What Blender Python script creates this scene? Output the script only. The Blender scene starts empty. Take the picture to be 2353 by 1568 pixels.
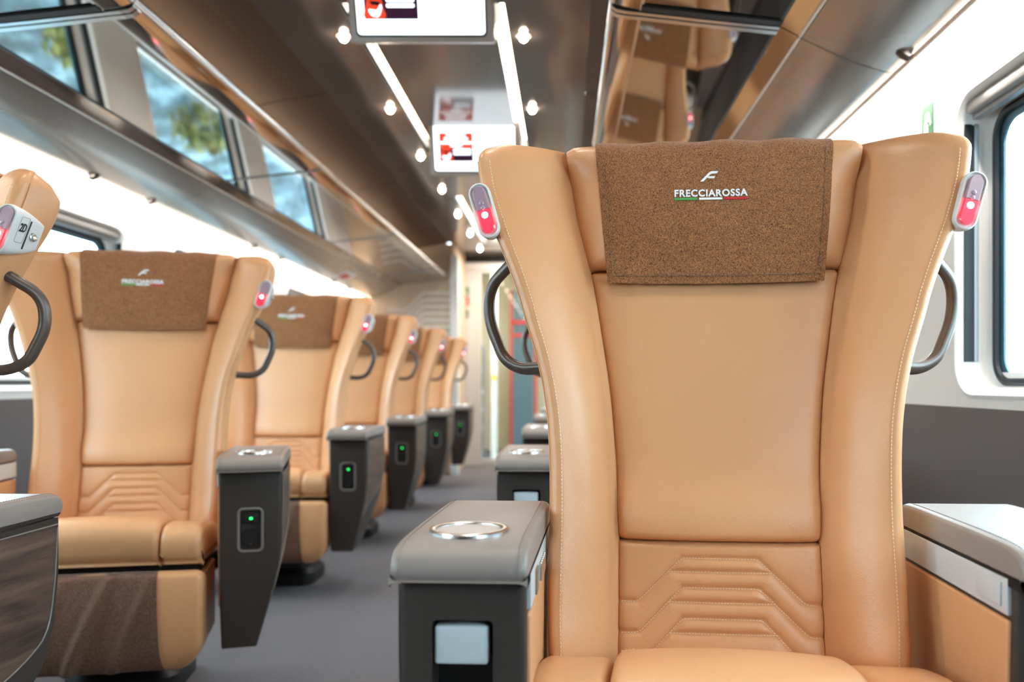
import bpy, bmesh, math, random
import numpy as np
from mathutils import Vector, Matrix

random.seed(7)
SC = bpy.context.scene
COL = SC.collection
PI = math.pi

# ------------------------------------------------------------------ helpers
def lin(c):
    return tuple(((v / 255) / 12.92 if v / 255 <= 0.04045 else ((v / 255 + 0.055) / 1.055) ** 2.4) for v in c[:3]) + (1.0,)

def link(o, parent=None):
    COL.objects.link(o)
    if parent is not None:
        o.parent = parent
    return o

def tag(o, label=None, cat=None, group=None, kind=None):
    if label: o['label'] = label
    if cat: o['category'] = cat
    if group: o['group'] = group
    if kind: o['kind'] = kind
    return o

def empty(name, loc=(0, 0, 0), rz=0.0):
    o = bpy.data.objects.new(name, None)
    o.empty_display_size = 0.1
    o.location = loc
    o.rotation_euler = (0, 0, rz)
    return link(o)

def copy_tree(o, parent=None, skip=()):
    c = o.copy()
    COL.objects.link(c)
    if parent is not None:
        c.parent = parent
    for ch in list(o.children):
        if ch.name.split('.')[0] not in skip:
            copy_tree(ch, c, skip)
    return c

class MB:
    """collects geometry for ONE mesh object"""
    def __init__(s):
        s.v = []; s.f = []
    def add(s, vs, fs):
        n = len(s.v)
        s.v += [tuple(p) for p in vs]
        s.f += [tuple(i + n for i in q) for q in fs]
        return s
    def box(s, x0, x1, y0, y1, z0, z1):
        vs = [(x, y, z) for z in (z0, z1) for y in (y0, y1) for x in (x0, x1)]
        return s.add(vs, [(0, 2, 3, 1), (4, 5, 7, 6), (0, 1, 5, 4), (2, 6, 7, 3), (0, 4, 6, 2), (1, 3, 7, 5)])
    def rbox(s, x0, x1, y0, y1, z0, z1, r=0.005, seg=3):
        bm = bmesh.new()
        bmesh.ops.create_cube(bm, size=1)
        for v in bm.verts:
            v.co = Vector(((x0 + x1) / 2 + v.co.x * (x1 - x0), (y0 + y1) / 2 + v.co.y * (y1 - y0), (z0 + z1) / 2 + v.co.z * (z1 - z0)))
        bmesh.ops.bevel(bm, geom=bm.edges[:], offset=r, segments=seg, profile=0.5, affect='EDGES')
        return s.bm(bm)
    def bm(s, bm):
        bm.verts.index_update()
        s.add([v.co[:] for v in bm.verts], [[v.index for v in f.verts] for f in bm.faces])
        bm.free()
        return s
    def loft(s, secs, closed=True, cap=True, ring=False):
        """secs: list of equal-length point loops"""
        m = len(secs[0]); n = len(secs)
        vs = [p for sec in secs for p in sec]
        fs = []
        for i in range(n if ring else n - 1):
            j = (i + 1) % n
            for k in range(m if closed else m - 1):
                l = (k + 1) % m
                fs.append((i * m + k, i * m + l, j * m + l, j * m + k))
        if cap and closed and not ring:
            fs.append(tuple(range(m - 1, -1, -1)))
            fs.append(tuple((n - 1) * m + k for k in range(m)))
        return s.add(vs, fs)
    def tube(s, path, r, seg=10, closed=False, flat=1.0, up=None):
        pts = [Vector(p) for p in path]
        n = len(pts)
        secs = []
        prev = None
        for i in range(n):
            if closed:
                t = pts[(i + 1) % n] - pts[i - 1]
            else:
                t = pts[min(i + 1, n - 1)] - pts[max(i - 1, 0)]
            t.normalize()
            if prev is None:
                a = Vector(up) if up else (Vector((0, 0, 1)) if abs(t.z) < 0.9 else Vector((1, 0, 0)))
            else:
                a = prev
            nrm = (a - t * a.dot(t)).normalized()
            prev = nrm
            b = t.cross(nrm)
            secs.append([pts[i] + nrm * (r * math.cos(2 * PI * k / seg)) + b * (r * flat * math.sin(2 * PI * k / seg)) for k in range(seg)])
        return s.loft(secs, True, True, closed)
    def grid(s, fn, nu, nv):
        vs = [fn(i / nu, j / nv) for j in range(nv + 1) for i in range(nu + 1)]
        fs = [(j * (nu + 1) + i, j * (nu + 1) + i + 1, (j + 1) * (nu + 1) + i + 1, (j + 1) * (nu + 1) + i) for j in range(nv) for i in range(nu)]
        return s.add(vs, fs)
    def slab(s, fn, bk, nu, nv):
        """closed solid between front surface fn and back surface bk"""
        W = nu + 1
        A = [fn(i / nu, j / nv) for j in range(nv + 1) for i in range(W)]
        B = [bk(i / nu, j / nv) for j in range(nv + 1) for i in range(W)]
        N = len(A); fs = []
        for j in range(nv):
            for i in range(nu):
                a = j * W + i
                fs.append((a, a + 1, a + W + 1, a + W))
                fs.append((N + a, N + a + W, N + a + W + 1, N + a + 1))
        for i in range(nu):
            fs.append((i, N + i, N + i + 1, i + 1))
            a = nv * W + i
            fs.append((a, a + 1, N + a + 1, N + a))
        for j in range(nv):
            a = j * W
            fs.append((a, a + W, N + a + W, N + a))
            a = j * W + nu
            fs.append((a, N + a, N + a + W, a + W))
        return s.add(A + B, fs)
    def prism(s, poly, d0, d1, axes='xzy'):
        """poly in the first two axes, extruded along the third from d0 to d1"""
        ix = ['xyz'.index(a) for a in axes]
        def P(p, d):
            q = [0, 0, 0]; q[ix[0]] = p[0]; q[ix[1]] = p[1]; q[ix[2]] = d
            return tuple(q)
        m = len(poly)
        vs = [P(p, d0) for p in poly] + [P(p, d1) for p in poly]
        fs = [tuple(range(m)), tuple(range(2 * m - 1, m - 1, -1))] + [(k, m + k, m + (k + 1) % m, (k + 1) % m) for k in range(m)]
        return s.add(vs, fs)
    def build(s, name, mat, parent=None, smooth=40, bevel=0.0, seg=2):
        me = bpy.data.meshes.new(name)
        me.from_pydata(s.v, [], s.f)
        bm = bmesh.new(); bm.from_mesh(me)
        bmesh.ops.recalc_face_normals(bm, faces=bm.faces)
        bm.to_mesh(me); bm.free()
        me.update()
        if mat is not None:
            me.materials.append(mat)
        if smooth:
            for p in me.polygons: p.use_smooth = True
            me.set_sharp_from_angle(angle=math.radians(smooth))
        o = bpy.data.objects.new(name, me)
        link(o, parent)
        if bevel:
            md = o.modifiers.new('bevel', 'BEVEL'); md.width = bevel; md.segments = seg; md.limit_method = 'ANGLE'; md.angle_limit = math.radians(35)
        return o

def bake(o):
    dg = bpy.context.evaluated_depsgraph_get()
    dg.update()
    me = bpy.data.meshes.new_from_object(o.evaluated_get(dg))
    old = o.data
    o.modifiers.clear()
    o.data = me
    me.name = o.name
    return o

def cut(o, cutters):
    """boolean-subtract a list of MB from o, applied at once"""
    for mb in cutters:
        c = mb.build('cutter', None, None, smooth=0)
        md = o.modifiers.new('cut', 'BOOLEAN'); md.operation = 'DIFFERENCE'; md.object = c; md.solver = 'EXACT'
        mats = list(o.data.materials)
        bake(o)
        if not o.data.materials:
            for m in mats: o.data.materials.append(m)
        bpy.data.objects.remove(c, do_unlink=True)
    return o

def rrect(x0, x1, y0, y1, r, seg=6):
    P = []
    for cx, cy, a in ((x1 - r, y1 - r, 0), (x0 + r, y1 - r, 90), (x0 + r, y0 + r, 180), (x1 - r, y0 + r, 270)):
        for k in range(seg + 1):
            t = math.radians(a + 90 * k / seg)
            P.append((cx + r * math.cos(t), cy + r * math.sin(t)))
    return P

def smoothpath(pts, n=6, closed=False):
    """Catmull-Rom through pts (any dimension)"""
    P = [np.array(p, float) for p in pts]
    m = len(P); out = []
    for i in range(m if closed else m - 1):
        p0 = P[(i - 1) % m] if closed or i > 0 else 2 * P[0] - P[1]
        p1 = P[i]; p2 = P[(i + 1) % m]
        p3 = P[(i + 2) % m] if closed or i + 2 < m else 2 * P[-1] - P[-2]
        for k in range(n):
            t = k / n
            out.append(tuple(0.5 * ((2 * p1) + (p2 - p0) * t + (2 * p0 - 5 * p1 + 4 * p2 - p3) * t * t + (3 * p1 - p0 - 3 * p2 + p3) * t ** 3)))
    if not closed: out.append(tuple(P[-1]))
    return out

def roundpath(pts, r, n=6):
    """polyline with rounded corners"""
    P = [Vector(p) for p in pts]; out = [P[0]]
    for i in range(1, len(P) - 1):
        a = (P[i - 1] - P[i]); b = (P[i + 1] - P[i])
        q = min(r, a.length * 0.48, b.length * 0.48)
        A = P[i] + a.normalized() * q; B = P[i] + b.normalized() * q
        for k in range(n + 1):
            t = k / n
            out.append(A * (1 - t) ** 2 + P[i] * 2 * t * (1 - t) + B * t * t)
    out.append(P[-1])
    return out

class Curve1:
    """smooth scalar interpolation through (z, value) samples"""
    def __init__(s, pairs):
        pairs = sorted(pairs)
        s.x = np.array([p[0] for p in pairs]); s.y = np.array([p[1] for p in pairs])
        d = np.diff(s.y) / np.diff(s.x)
        m = np.zeros(len(s.x)); m[0] = d[0]; m[-1] = d[-1]
        for i in range(1, len(d)):
            m[i] = 0 if d[i - 1] * d[i] <= 0 else 2 * d[i - 1] * d[i] / (d[i - 1] + d[i])
        s.m = m
    def __call__(s, x):
        x = min(max(x, s.x[0]), s.x[-1])
        i = min(max(int(np.searchsorted(s.x, x)) - 1, 0), len(s.x) - 2)
        h = s.x[i + 1] - s.x[i]; t = (x - s.x[i]) / h
        return float((2 * t ** 3 - 3 * t * t + 1) * s.y[i] + (t ** 3 - 2 * t * t + t) * h * s.m[i] + (-2 * t ** 3 + 3 * t * t) * s.y[i + 1] + (t ** 3 - t * t) * h * s.m[i + 1])

def inward(poly):
    """inward unit normals of a closed 2D polygon"""
    P = [Vector(p) for p in poly]; n = len(P)
    area = sum(P[i].x * P[(i + 1) % n].y - P[(i + 1) % n].x * P[i].y for i in range(n))
    out = []
    for i in range(n):
        t = P[(i + 1) % n] - P[i - 1]
        if t.length < 1e-9: t = Vector((1, 0))
        t.normalize()
        nn = Vector((-t.y, t.x))
        out.append(nn if area > 0 else -nn)
    return out

def puff(mb, prof, x0, x1, r, nx=6, xmap=None, seg=5, inset=None):
    """closed yz profile pushed along x with rounded, tucked ends"""
    nn = inward(prof)
    q = r if inset is None else inset
    a = [PI / 2 * k / seg for k in range(seg)]
    st = [(x0 + r * (1 - math.cos(t)), q * (1 - math.sin(t))) for t in a]
    mid = [(x0 + r + (x1 - x0 - 2 * r) * k / nx, 0.0) for k in range(nx + 1)]
    en = [(x1 - (x - x0), i) for x, i in reversed(st)]
    secs = []
    for x, ins in st + mid + en:
        sec = []
        for p, n in zip(prof, nn):
            y = p[0] + n.x * ins; z = p[1] + n.y * ins
            sec.append((xmap(x, y, z) if xmap else x, y, z))
        secs.append(sec)
    return mb.loft(secs)

def dashes(mb, pts, step=0.0065, frac=0.62, r=0.0007):
    """a line of thread stitches along pts, kept 1 mm proud by the caller"""
    P = [Vector(p) for p in pts]
    L = [0]
    for a, b in zip(P, P[1:]): L.append(L[-1] + (b - a).length)
    def at(d):
        i = min(max(int(np.searchsorted(L, d)) - 1, 0), len(P) - 2)
        s = (L[i + 1] - L[i]) or 1
        return P[i].lerp(P[i + 1], (d - L[i]) / s)
    d = 0.0
    while d + step * frac < L[-1]:
        mb.tube([at(d), at(d + step * frac / 2), at(d + step * frac)], r, seg=5)
        d += step
    return mb

def text_mesh(body, size, bold=0.0, align='CENTER', spacing=1.0):
    cu = bpy.data.curves.new('lettering', 'FONT')
    cu.body = body; cu.size = size; cu.align_x = align; cu.offset = bold; cu.extrude = 0.0; cu.space_character = spacing
    cu.resolution_u = 4
    o = bpy.data.objects.new('lettering', cu); COL.objects.link(o)
    dg = bpy.context.evaluated_depsgraph_get(); dg.update()
    me = bpy.data.meshes.new_from_object(o.evaluated_get(dg))
    bpy.data.objects.remove(o, do_unlink=True)
    vs = [tuple(v.co) for v in me.vertices]; fs = [tuple(p.vertices) for p in me.polygons]
    bpy.data.meshes.remove(me)
    return vs, fs

def thick_text(mb, body, size, place, depth, bold=0.0, spacing=1.0, width=None):
    vs, fs = text_mesh(body, size, bold, 'CENTER', spacing)
    xs = [v[0] for v in vs]
    k = (width / (max(xs) - min(xs))) if width else 1.0
    c = (max(xs) + min(xs)) / 2
    A = [place((v[0] - c) * k, v[1], 0.0) for v in vs]
    B = [place((v[0] - c) * k, v[1], depth) for v in vs]
    n = len(A); F = list(fs) + [tuple(i + n for i in reversed(f)) for f in fs]
    cnt = {}
    for f in fs:
        for a, b in zip(f, f[1:] + f[:1]):
            cnt[(a, b)] = 1
    for (a, b) in list(cnt):
        if (b, a) not in cnt:
            F.append((b, a, a + n, b + n))
    return mb.add(A, F) if False else mb.add(A + B, F)

# ------------------------------------------------------------------ materials
M = {}
def mat(name, col, rough=0.5, metal=0.0, spec=0.5, emis=None, estr=0.0, coat=0.0, bump=None, vary=None, sheen=0.0, coat_rough=0.05):
    m = bpy.data.materials.new(name); m.use_nodes = True
    nt = m.node_tree; b = nt.nodes['Principled BSDF']
    c = lin(col)
    b.inputs['Base Color'].default_value = c
    b.inputs['Roughness'].default_value = rough
    b.inputs['Metallic'].default_value = metal
    b.inputs['Specular IOR Level'].default_value = spec
    b.inputs['Coat Weight'].default_value = coat
    b.inputs['Coat Roughness'].default_value = coat_rough
    b.inputs['Sheen Weight'].default_value = sheen
    if emis:
        b.inputs['Emission Color'].default_value = lin(emis); b.inputs['Emission Strength'].default_value = estr
    tc = nt.nodes.new('ShaderNodeTexCoord')
    if vary:                      # (scale, other colour, amount)
        n = nt.nodes.new('ShaderNodeTexNoise'); n.inputs['Scale'].default_value = vary[0]; n.inputs['Detail'].default_value = 4
        nt.links.new(tc.outputs['Object'], n.inputs['Vector'])
        mx = nt.nodes.new('ShaderNodeMix'); mx.data_type = 'RGBA'
        mx.inputs['A'].default_value = c; mx.inputs['B'].default_value = lin(vary[1])
        mr = nt.nodes.new('ShaderNodeMapRange'); mr.inputs['From Min'].default_value = 0.35; mr.inputs['From Max'].default_value = 0.65; mr.inputs['To Max'].default_value = vary[2]
        nt.links.new(n.outputs['Fac'], mr.inputs['Value']); nt.links.new(mr.outputs['Result'], mx.inputs['Factor'])
        nt.links.new(mx.outputs['Result'], b.inputs['Base Color'])
    if bump:                      # list of (kind, scale, strength, distance)
        last = None
        for kind, sc, st, di in bump:
            n = nt.nodes.new('ShaderNodeTexVoronoi' if kind == 'v' else 'ShaderNodeTexNoise')
            n.inputs['Scale'].default_value = sc
            if kind != 'v': n.inputs['Detail'].default_value = 3
            nt.links.new(tc.outputs['Object'], n.inputs['Vector'])
            bp = nt.nodes.new('ShaderNodeBump'); bp.inputs['Strength'].default_value = st; bp.inputs['Distance'].default_value = di
            nt.links.new(n.outputs['Distance' if kind == 'v' else 'Fac'], bp.inputs['Height'])
            if last: nt.links.new(last.outputs['Normal'], bp.inputs['Normal'])
            last = bp
        nt.links.new(last.outputs['Normal'], b.inputs['Normal'])
    M[name] = m
    return m

grain = [('n', 14, 0.25, 0.006), ('v', 520, 0.22, 0.0008)]
mat('tan_leather', (213, 157, 111), 0.37, spec=0.5, bump=grain, vary=(3.0, (206, 147, 100), 0.6))
mat('tan_thread', (232, 205, 172), 0.7)
mat('grey_leather', (136, 123, 116), 0.42, spec=0.45, bump=[('n', 18, 0.15, 0.004), ('v', 600, 0.18, 0.0006)])
mat('grey_thread', (120, 108, 100), 0.7)
mat('taupe_plastic', (60, 51, 46), 0.38, spec=0.4, bump=[('n', 900, 0.08, 0.0005)])
mat('socket_rim', (122, 112, 106), 0.35)
mat('dark_plastic', (26, 24, 24), 0.45)
mat('black', (8, 8, 8), 0.6)
mat('handle_metal', (88, 74, 66), 0.34, metal=0.25, spec=0.5)
mat('lamp_grey', (214, 212, 210), 0.4)
mat('lens_smoke', (160, 136, 148), 0.12, spec=0.6, coat=0.4, emis=(120, 90, 105), estr=0.12)
mat('lens_red', (205, 70, 90), 0.12, spec=0.6, coat=0.4, emis=(235, 50, 75), estr=0.4)
mat('led_red', (255, 220, 220), 0.3, emis=(255, 130, 130), estr=18.0)
mat('led_green', (30, 120, 60), 0.3, emis=(40, 255, 110), estr=2.2)
mat('chrome', (205, 203, 200), 0.26, metal=1.0)
mat('brushed_metal', (206, 208, 210), 0.36, metal=0.25)
mat('cup_disc', (186, 172, 165), 0.5)
mat('white_plate', (196, 200, 202), 0.4)
mat('mirror_glass', (156, 147, 139), 0.035, metal=1.0)
mat('bevel_metal', (190, 178, 166), 0.08, metal=1.0)
mat('bronze_lacquer', (154, 146, 139), 0.22, metal=0.65, spec=0.5, coat=0.25)
mat('ceiling_gloss', (128, 120, 114), 0.13, metal=0.2, spec=0.45)
mat('brown_panel', (96, 74, 60), 0.45, spec=0.35)
mat('white_wall', (236, 233, 229), 0.42, spec=0.4)
mat('dark_wall', (100, 94, 94), 0.5, spec=0.35, bump=[('n', 300, 0.06, 0.001)])
mat('grey_trim', (150, 148, 146), 0.35, metal=0.3)
mat('rubber', (18, 22, 26), 0.5)
mat('teal_seal', (48, 84, 98), 0.3)
mat('carpet', (122, 117, 120), 0.95, spec=0.1, bump=[('n', 420, 0.6, 0.004)], vary=(260, (94, 89, 91), 1.0))
mat('strip_light', (255, 244, 228), 0.5, emis=(255, 226, 190), estr=13)
mat('down_light', (255, 244, 228), 0.5, emis=(255, 232, 205), estr=40)
mat('screen_white', (240, 248, 255), 0.3, emis=(235, 247, 255), estr=2.2)
mat('screen_red', (190, 40, 30), 0.3, emis=(230, 70, 40), estr=0.8)
mat('screen_navy', (30, 15, 40), 0.3, emis=(60, 20, 50), estr=0.5)
mat('screen_black', (10, 20, 30), 0.3)
mat('screen_case', (192, 182, 174), 0.3, metal=0.2)
mat('partition_beige', (204, 178, 150), 0.45)
mat('slat_cream', (240, 228, 214), 0.35)
mat('door_grey', (206, 200, 194), 0.4)
mat('door_blue', (88, 102, 108), 0.35)
mat('cream_wall', (226, 206, 176), 0.5)
mat('shelf_brown', (128, 112, 92), 0.4, metal=0.2)
mat('sign_green', (28, 112, 66), 0.4)
mat('sign_red', (200, 48, 40), 0.4)
mat('sign_white', (245, 245, 245), 0.5)
mat('yellow', (238, 190, 10), 0.4)
mat('embroid_white', (240, 240, 240), 0.6)
mat('embroid_green', (70, 160, 80), 0.6)
mat('embroid_red', (205, 30, 45), 0.6)
mat('shrub', (122, 116, 54), 0.8, vary=(4, (70, 78, 44), 1.0))

def cloth_mat(name, dark, light, k=1.0):
    m = bpy.data.materials.new(name); m.use_nodes = True
    nt = m.node_tree; b = nt.nodes['Principled BSDF']; b.inputs['Roughness'].default_value = 0.9
    b.inputs['Specular IOR Level'].default_value = 0.15
    b.inputs['Sheen Weight'].default_value = 0.12
    tc = nt.nodes.new('ShaderNodeTexCoord')
    def noise(sx, sy, sz, sc, det=2):
        mp = nt.nodes.new('ShaderNodeMapping'); mp.inputs['Scale'].default_value = (sx, sy, sz)
        n = nt.nodes.new('ShaderNodeTexNoise'); n.inputs['Scale'].default_value = sc; n.inputs['Detail'].default_value = det
        nt.links.new(tc.outputs['Object'], mp.inputs['Vector']); nt.links.new(mp.outputs['Vector'], n.inputs['Vector'])
        return n
    a = noise(0.3, 1, 1, 1100 * k, 1); c = noise(1, 0.4, 0.3, 1100 * k, 1); d = noise(0.3, 1, 1, 160)
    ad = nt.nodes.new('ShaderNodeMath'); ad.operation = 'ADD'
    nt.links.new(a.outputs['Fac'], ad.inputs[0]); nt.links.new(c.outputs['Fac'], ad.inputs[1])
    ad2 = nt.nodes.new('ShaderNodeMath'); ad2.operation = 'MULTIPLY_ADD'; ad2.inputs[1].default_value = 0.2
    nt.links.new(d.outputs['Fac'], ad2.inputs[0]); nt.links.new(ad.outputs[0], ad2.inputs[2])
    mr = nt.nodes.new('ShaderNodeMapRange'); mr.inputs['From Min'].default_value = 0.75; mr.inputs['From Max'].default_value = 1.45
    nt.links.new(ad2.outputs[0], mr.inputs['Value'])
    mx = nt.nodes.new('ShaderNodeMix'); mx.data_type = 'RGBA'
    mx.inputs['A'].default_value = lin(dark); mx.inputs['B'].default_value = lin(light)
    nt.links.new(mr.outputs['Result'], mx.inputs['Factor'])
    nt.links.new(mx.outputs['Result'], b.inputs['Base Color'])
    bp = nt.nodes.new('ShaderNodeBump'); bp.inputs['Strength'].default_value = 0.5; bp.inputs['Distance'].default_value = 0.0012
    nt.links.new(ad.outputs[0], bp.inputs['Height']); nt.links.new(bp.outputs['Normal'], b.inputs['Normal'])
    M[name] = m
cloth_mat('brown_cloth', (66, 40, 26), (188, 128, 84))
cloth_mat('brown_cloth_soft', (72, 47, 36), (140, 101, 80), 0.7)

def wood_mat():
    m = bpy.data.materials.new('walnut'); m.use_nodes = True
    nt = m.node_tree; b = nt.nodes['Principled BSDF']; b.inputs['Roughness'].default_value = 0.4
    tc = nt.nodes.new('ShaderNodeTexCoord')
    mp = nt.nodes.new('ShaderNodeMapping'); mp.inputs['Rotation'].default_value = (math.radians(28), 0, 0); mp.inputs['Scale'].default_value = (1, 1.6, 17)
    n = nt.nodes.new('ShaderNodeTexNoise'); n.inputs['Scale'].default_value = 2.2; n.inputs['Detail'].default_value = 7; n.inputs['Distortion'].default_value = 0.9
    mp2 = nt.nodes.new('ShaderNodeMapping'); mp2.inputs['Rotation'].default_value = (math.radians(28), 0, 0); mp2.inputs['Scale'].default_value = (1, 6, 120)
    n2 = nt.nodes.new('ShaderNodeTexNoise'); n2.inputs['Scale'].default_value = 5; n2.inputs['Detail'].default_value = 3
    nt.links.new(tc.outputs['Object'], mp.inputs['Vector']); nt.links.new(mp.outputs['Vector'], n.inputs['Vector'])
    nt.links.new(tc.outputs['Object'], mp2.inputs['Vector']); nt.links.new(mp2.outputs['Vector'], n2.inputs['Vector'])
    r = nt.nodes.new('ShaderNodeValToRGB')
    r.color_ramp.elements[0].position = 0.3; r.color_ramp.elements[0].color = lin((56, 41, 35))
    r.color_ramp.elements[1].position = 0.72; r.color_ramp.elements[1].color = lin((112, 86, 72))
    e = r.color_ramp.elements.new(0.5); e.color = lin((86, 64, 54))
    ad = nt.nodes.new('ShaderNodeMath'); ad.operation = 'MULTIPLY_ADD'; ad.inputs[1].default_value = 0.35; 
    sb = nt.nodes.new('ShaderNodeMath'); sb.operation = 'SUBTRACT'; sb.inputs[1].default_value = 0.17
    nt.links.new(n2.outputs['Fac'], ad.inputs[0]); nt.links.new(n.outputs['Fac'], ad.inputs[2]); nt.links.new(ad.outputs[0], sb.inputs[0])
    nt.links.new(sb.outputs[0], r.inputs['Fac']); nt.links.new(r.outputs['Color'], b.inputs['Base Color'])
    M['walnut'] = m
wood_mat()

def glass_mat():
    m = bpy.data.materials.new('window_glass'); m.use_nodes = True
    nt = m.node_tree; nt.nodes.clear()
    out = nt.nodes.new('ShaderNodeOutputMaterial')
    t = nt.nodes.new('ShaderNodeBsdfTransparent'); t.inputs['Color'].default_value = (0.86, 0.95, 0.98, 1)
    g = nt.nodes.new('ShaderNodeBsdfGlossy'); g.inputs['Roughness'].default_value = 0.02
    lw = nt.nodes.new('ShaderNodeLayerWeight'); lw.inputs['Blend'].default_value = 0.5
    pw = nt.nodes.new('ShaderNodeMath'); pw.operation = 'POWER'; pw.inputs[1].default_value = 5
    nt.links.new(lw.outputs['Facing'], pw.inputs[0])
    f = nt.nodes.new('ShaderNodeMath'); f.operation = 'MULTIPLY_ADD'; f.inputs[1].default_value = .5; f.inputs[2].default_value = .03
    nt.links.new(pw.outputs[0], f.inputs[0])
    mx = nt.nodes.new('ShaderNodeMixShader')
    nt.links.new(f.outputs[0], mx.inputs[0]); nt.links.new(t.outputs[0], mx.inputs[1]); nt.links.new(g.outputs[0], mx.inputs[2])
    nt.links.new(mx.outputs[0], out.inputs['Surface'])
    M['window_glass'] = m
glass_mat()

def ground_mat():
    m = bpy.data.materials.new('gravel'); m.use_nodes = True
    nt = m.node_tree; b = nt.nodes['Principled BSDF']; b.inputs['Roughness'].default_value = 0.9
    tc = nt.nodes.new('ShaderNodeTexCoord')
    n = nt.nodes.new('ShaderNodeTexNoise'); n.inputs['Scale'].default_value = 2.3; n.inputs['Detail'].default_value = 9; n.inputs['Roughness'].default_value = 0.7
    nt.links.new(tc.outputs['Object'], n.inputs['Vector'])
    r = nt.nodes.new('ShaderNodeValToRGB')
    r.color_ramp.elements[0].position = 0.36; r.color_ramp.elements[0].color = lin((30, 38, 42))
    r.color_ramp.elements[1].position = 0.66; r.color_ramp.elements[1].color = lin((126, 150, 160))
    e = r.color_ramp.elements.new(0.5); e.color = lin((56, 76, 84))
    nt.links.new(n.outputs['Fac'], r.inputs['Fac']); nt.links.new(r.outputs['Color'], b.inputs['Base Color'])
    M['gravel'] = m
ground_mat()

# ------------------------------------------------------------------ camera
cam_d = bpy.data.cameras.new('camera'); cam = bpy.data.objects.new('camera', cam_d); link(cam)
cam.location = (0, 0, 0.88); cam.rotation_euler = (PI / 2, 0, 0)
cam_d.sensor_fit = 'HORIZONTAL'; cam_d.sensor_width = 36.0
cam_d.lens = 1850 / 2353 * 36
cam_d.shift_x = -123.5 / 2353; cam_d.shift_y = 96 / 2353
cam_d.clip_start = 0.02
cam_d.dof.use_dof = True; cam_d.dof.focus_distance = 1.27; cam_d.dof.aperture_fstop = 2.9
SC.camera = cam

# ------------------------------------------------------------------ seat
SEAM = Curve1([(0.40, .152), (.465, .152), (.538, .152), (.633, .152), (.73, .156), (.797, .161), (.866, .168), (.936, .179), (1.008, .191), (1.067, .203), (1.173, .229), (1.287, .247)])
EDGEX = Curve1([(0.40, .246), (.494, .249), (.562, .252), (.68, .252), (.741, .253), (.804, .256), (.854, .262), (.912, .274), (.983, .296), (1.01, .304), (1.062, .323), (1.089, .334), (1.13, .350), (1.199, .371), (1.26, .380), (1.30, .382)])
EDGEY = Curve1([(0.40, -.235), (.494, -.234), (.562, -.219), (.62, -.207), (.68, -.193), (.741, -.184), (.804, -.177), (.912, -.164), (1.01, -.152), (1.13, -.134), (1.199, -.119), (1.26, -.106), (1.30, -.10)])
yb = lambda z: 0.22 * (z - 1.15)

def inner_curve(z, t):
    """point on the front face of a wing, t from seam (0) to edge (1), +x side"""
    xs, xe, ys, ye = SEAM(z), EDGEX(z), yb(z), EDGEY(z)
    a = Vector((xs + .010, ys - .006)); b = Vector((xe - .012, ye))
    d = b - a
    n = Vector((d.y, -d.x)).normalized()
    if n.y > 0: n = -n
    p = a + d * t + n * (.030 * t * (1 - t) * 4 * 0.55)
    return p

def wing_section(z):
    xs, xe, ys, ye = SEAM(z), EDGEX(z), yb(z), EDGEY(z)
    P = [(xs + .002, ys + .040), (xs + .0005, ys + .012), (xs + .002, ys + .002)]
    T = [0, 0, 0.0]
    for k in range(13):
        t = k / 12
        p = inner_curve(z, t); P.append((p.x, p.y)); T.append(t)
    P += [(xe - .005, ye + .0025), (xe - .001, ye + .008), (xe, ye + .015), (xe - .0025, ye + .0185), (xe + .0005, ye + .022),
          (xe + .002, ye + .045), (xe + .001, ye + .080), (xe - .006, ye + .112), (xe - .026, ye + .136)]
    T += [1] * 9
    P += [((xe - .026) * .5 + (xs + .004) * .5, (ye + .136) * .5 + (ys + .07) * .5)]
    T += [.5]
    return P, T

def wing_top(t):
    return 1.287 - .010 * t - .006 * max(0, (t - .8) / .2) ** 2

def make_wing(sg, parent):
    mb = MB(); secs = []
    rows = [.40 + (1.283 - .040 - .40) * (k / 60) for k in range(61)]
    r = .040
    for z in rows: secs.append((z, 0.0))
    for k in range(1, 9):
        a = PI / 2 * k / 8
        secs.append((1.283 - r + r * math.sin(a), (1 - math.cos(a)) * .97))
    out = []
    for z, ins in secs:
        zc = min(z, 1.27)
        P, T = wing_section(zc)
        xs, xe, ys, ye = SEAM(zc), EDGEX(zc), yb(zc), EDGEY(zc)
        sec = []
        for q, (p, t) in enumerate(zip(P, T)):
            drop = (0, .001, .002, .003, .004, .006, .012, .026, .046, .030)[q - 16] if q >= 16 else 0
            k = (wing_top(t) - drop - .40) / (1.283 - .40)
            w = max(0, (z - 1.05) / .233) ** 1.5
            zz = z * (1 - w) + (.40 + (z - .40) * k) * w
            tm = .90 if t >= 1 else .06 + .82 * t
            f = inner_curve(zc, tm)
            mx = (f.x + xs + .004 + (xe - .03 - xs) * tm) / 2; my = (f.y + ys + .07 + (ye + .066 - ys) * tm) / 2
            sec.append((sg * (p[0] + (mx - p[0]) * ins), p[1] + (my - p[1]) * ins, zz))
        out.append(sec)
    mb.loft(out)
    o = mb.build('wing_bolster', M['tan_leather'], parent, smooth=60)
    st = MB()
    pts = []
    for k in range(70):
        z = .46 + (1.235 - .46) * k / 69
        p = inner_curve(z, .955)
        pts.append((sg * p.x, p.y - .0016, z))
    if len(pts) > 2: dashes(st, pts, .0055)
    st.build('stitching', M['tan_thread'], o, smooth=0)
    pp = MB()                                 # piping down the outer edge
    pth = []
    for k in range(60):
        z = .41 + (1.245 - .41) * k / 59
        pth.append((sg * (EDGEX(z) + .0004), EDGEY(z) + .0185, z - .012 * max(0, (z - 1.05) / .233) ** 1.5))
    pp.tube(pth, .0022, 6)
    pp.build('piping', M['tan_leather'], o)
    return o

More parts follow.
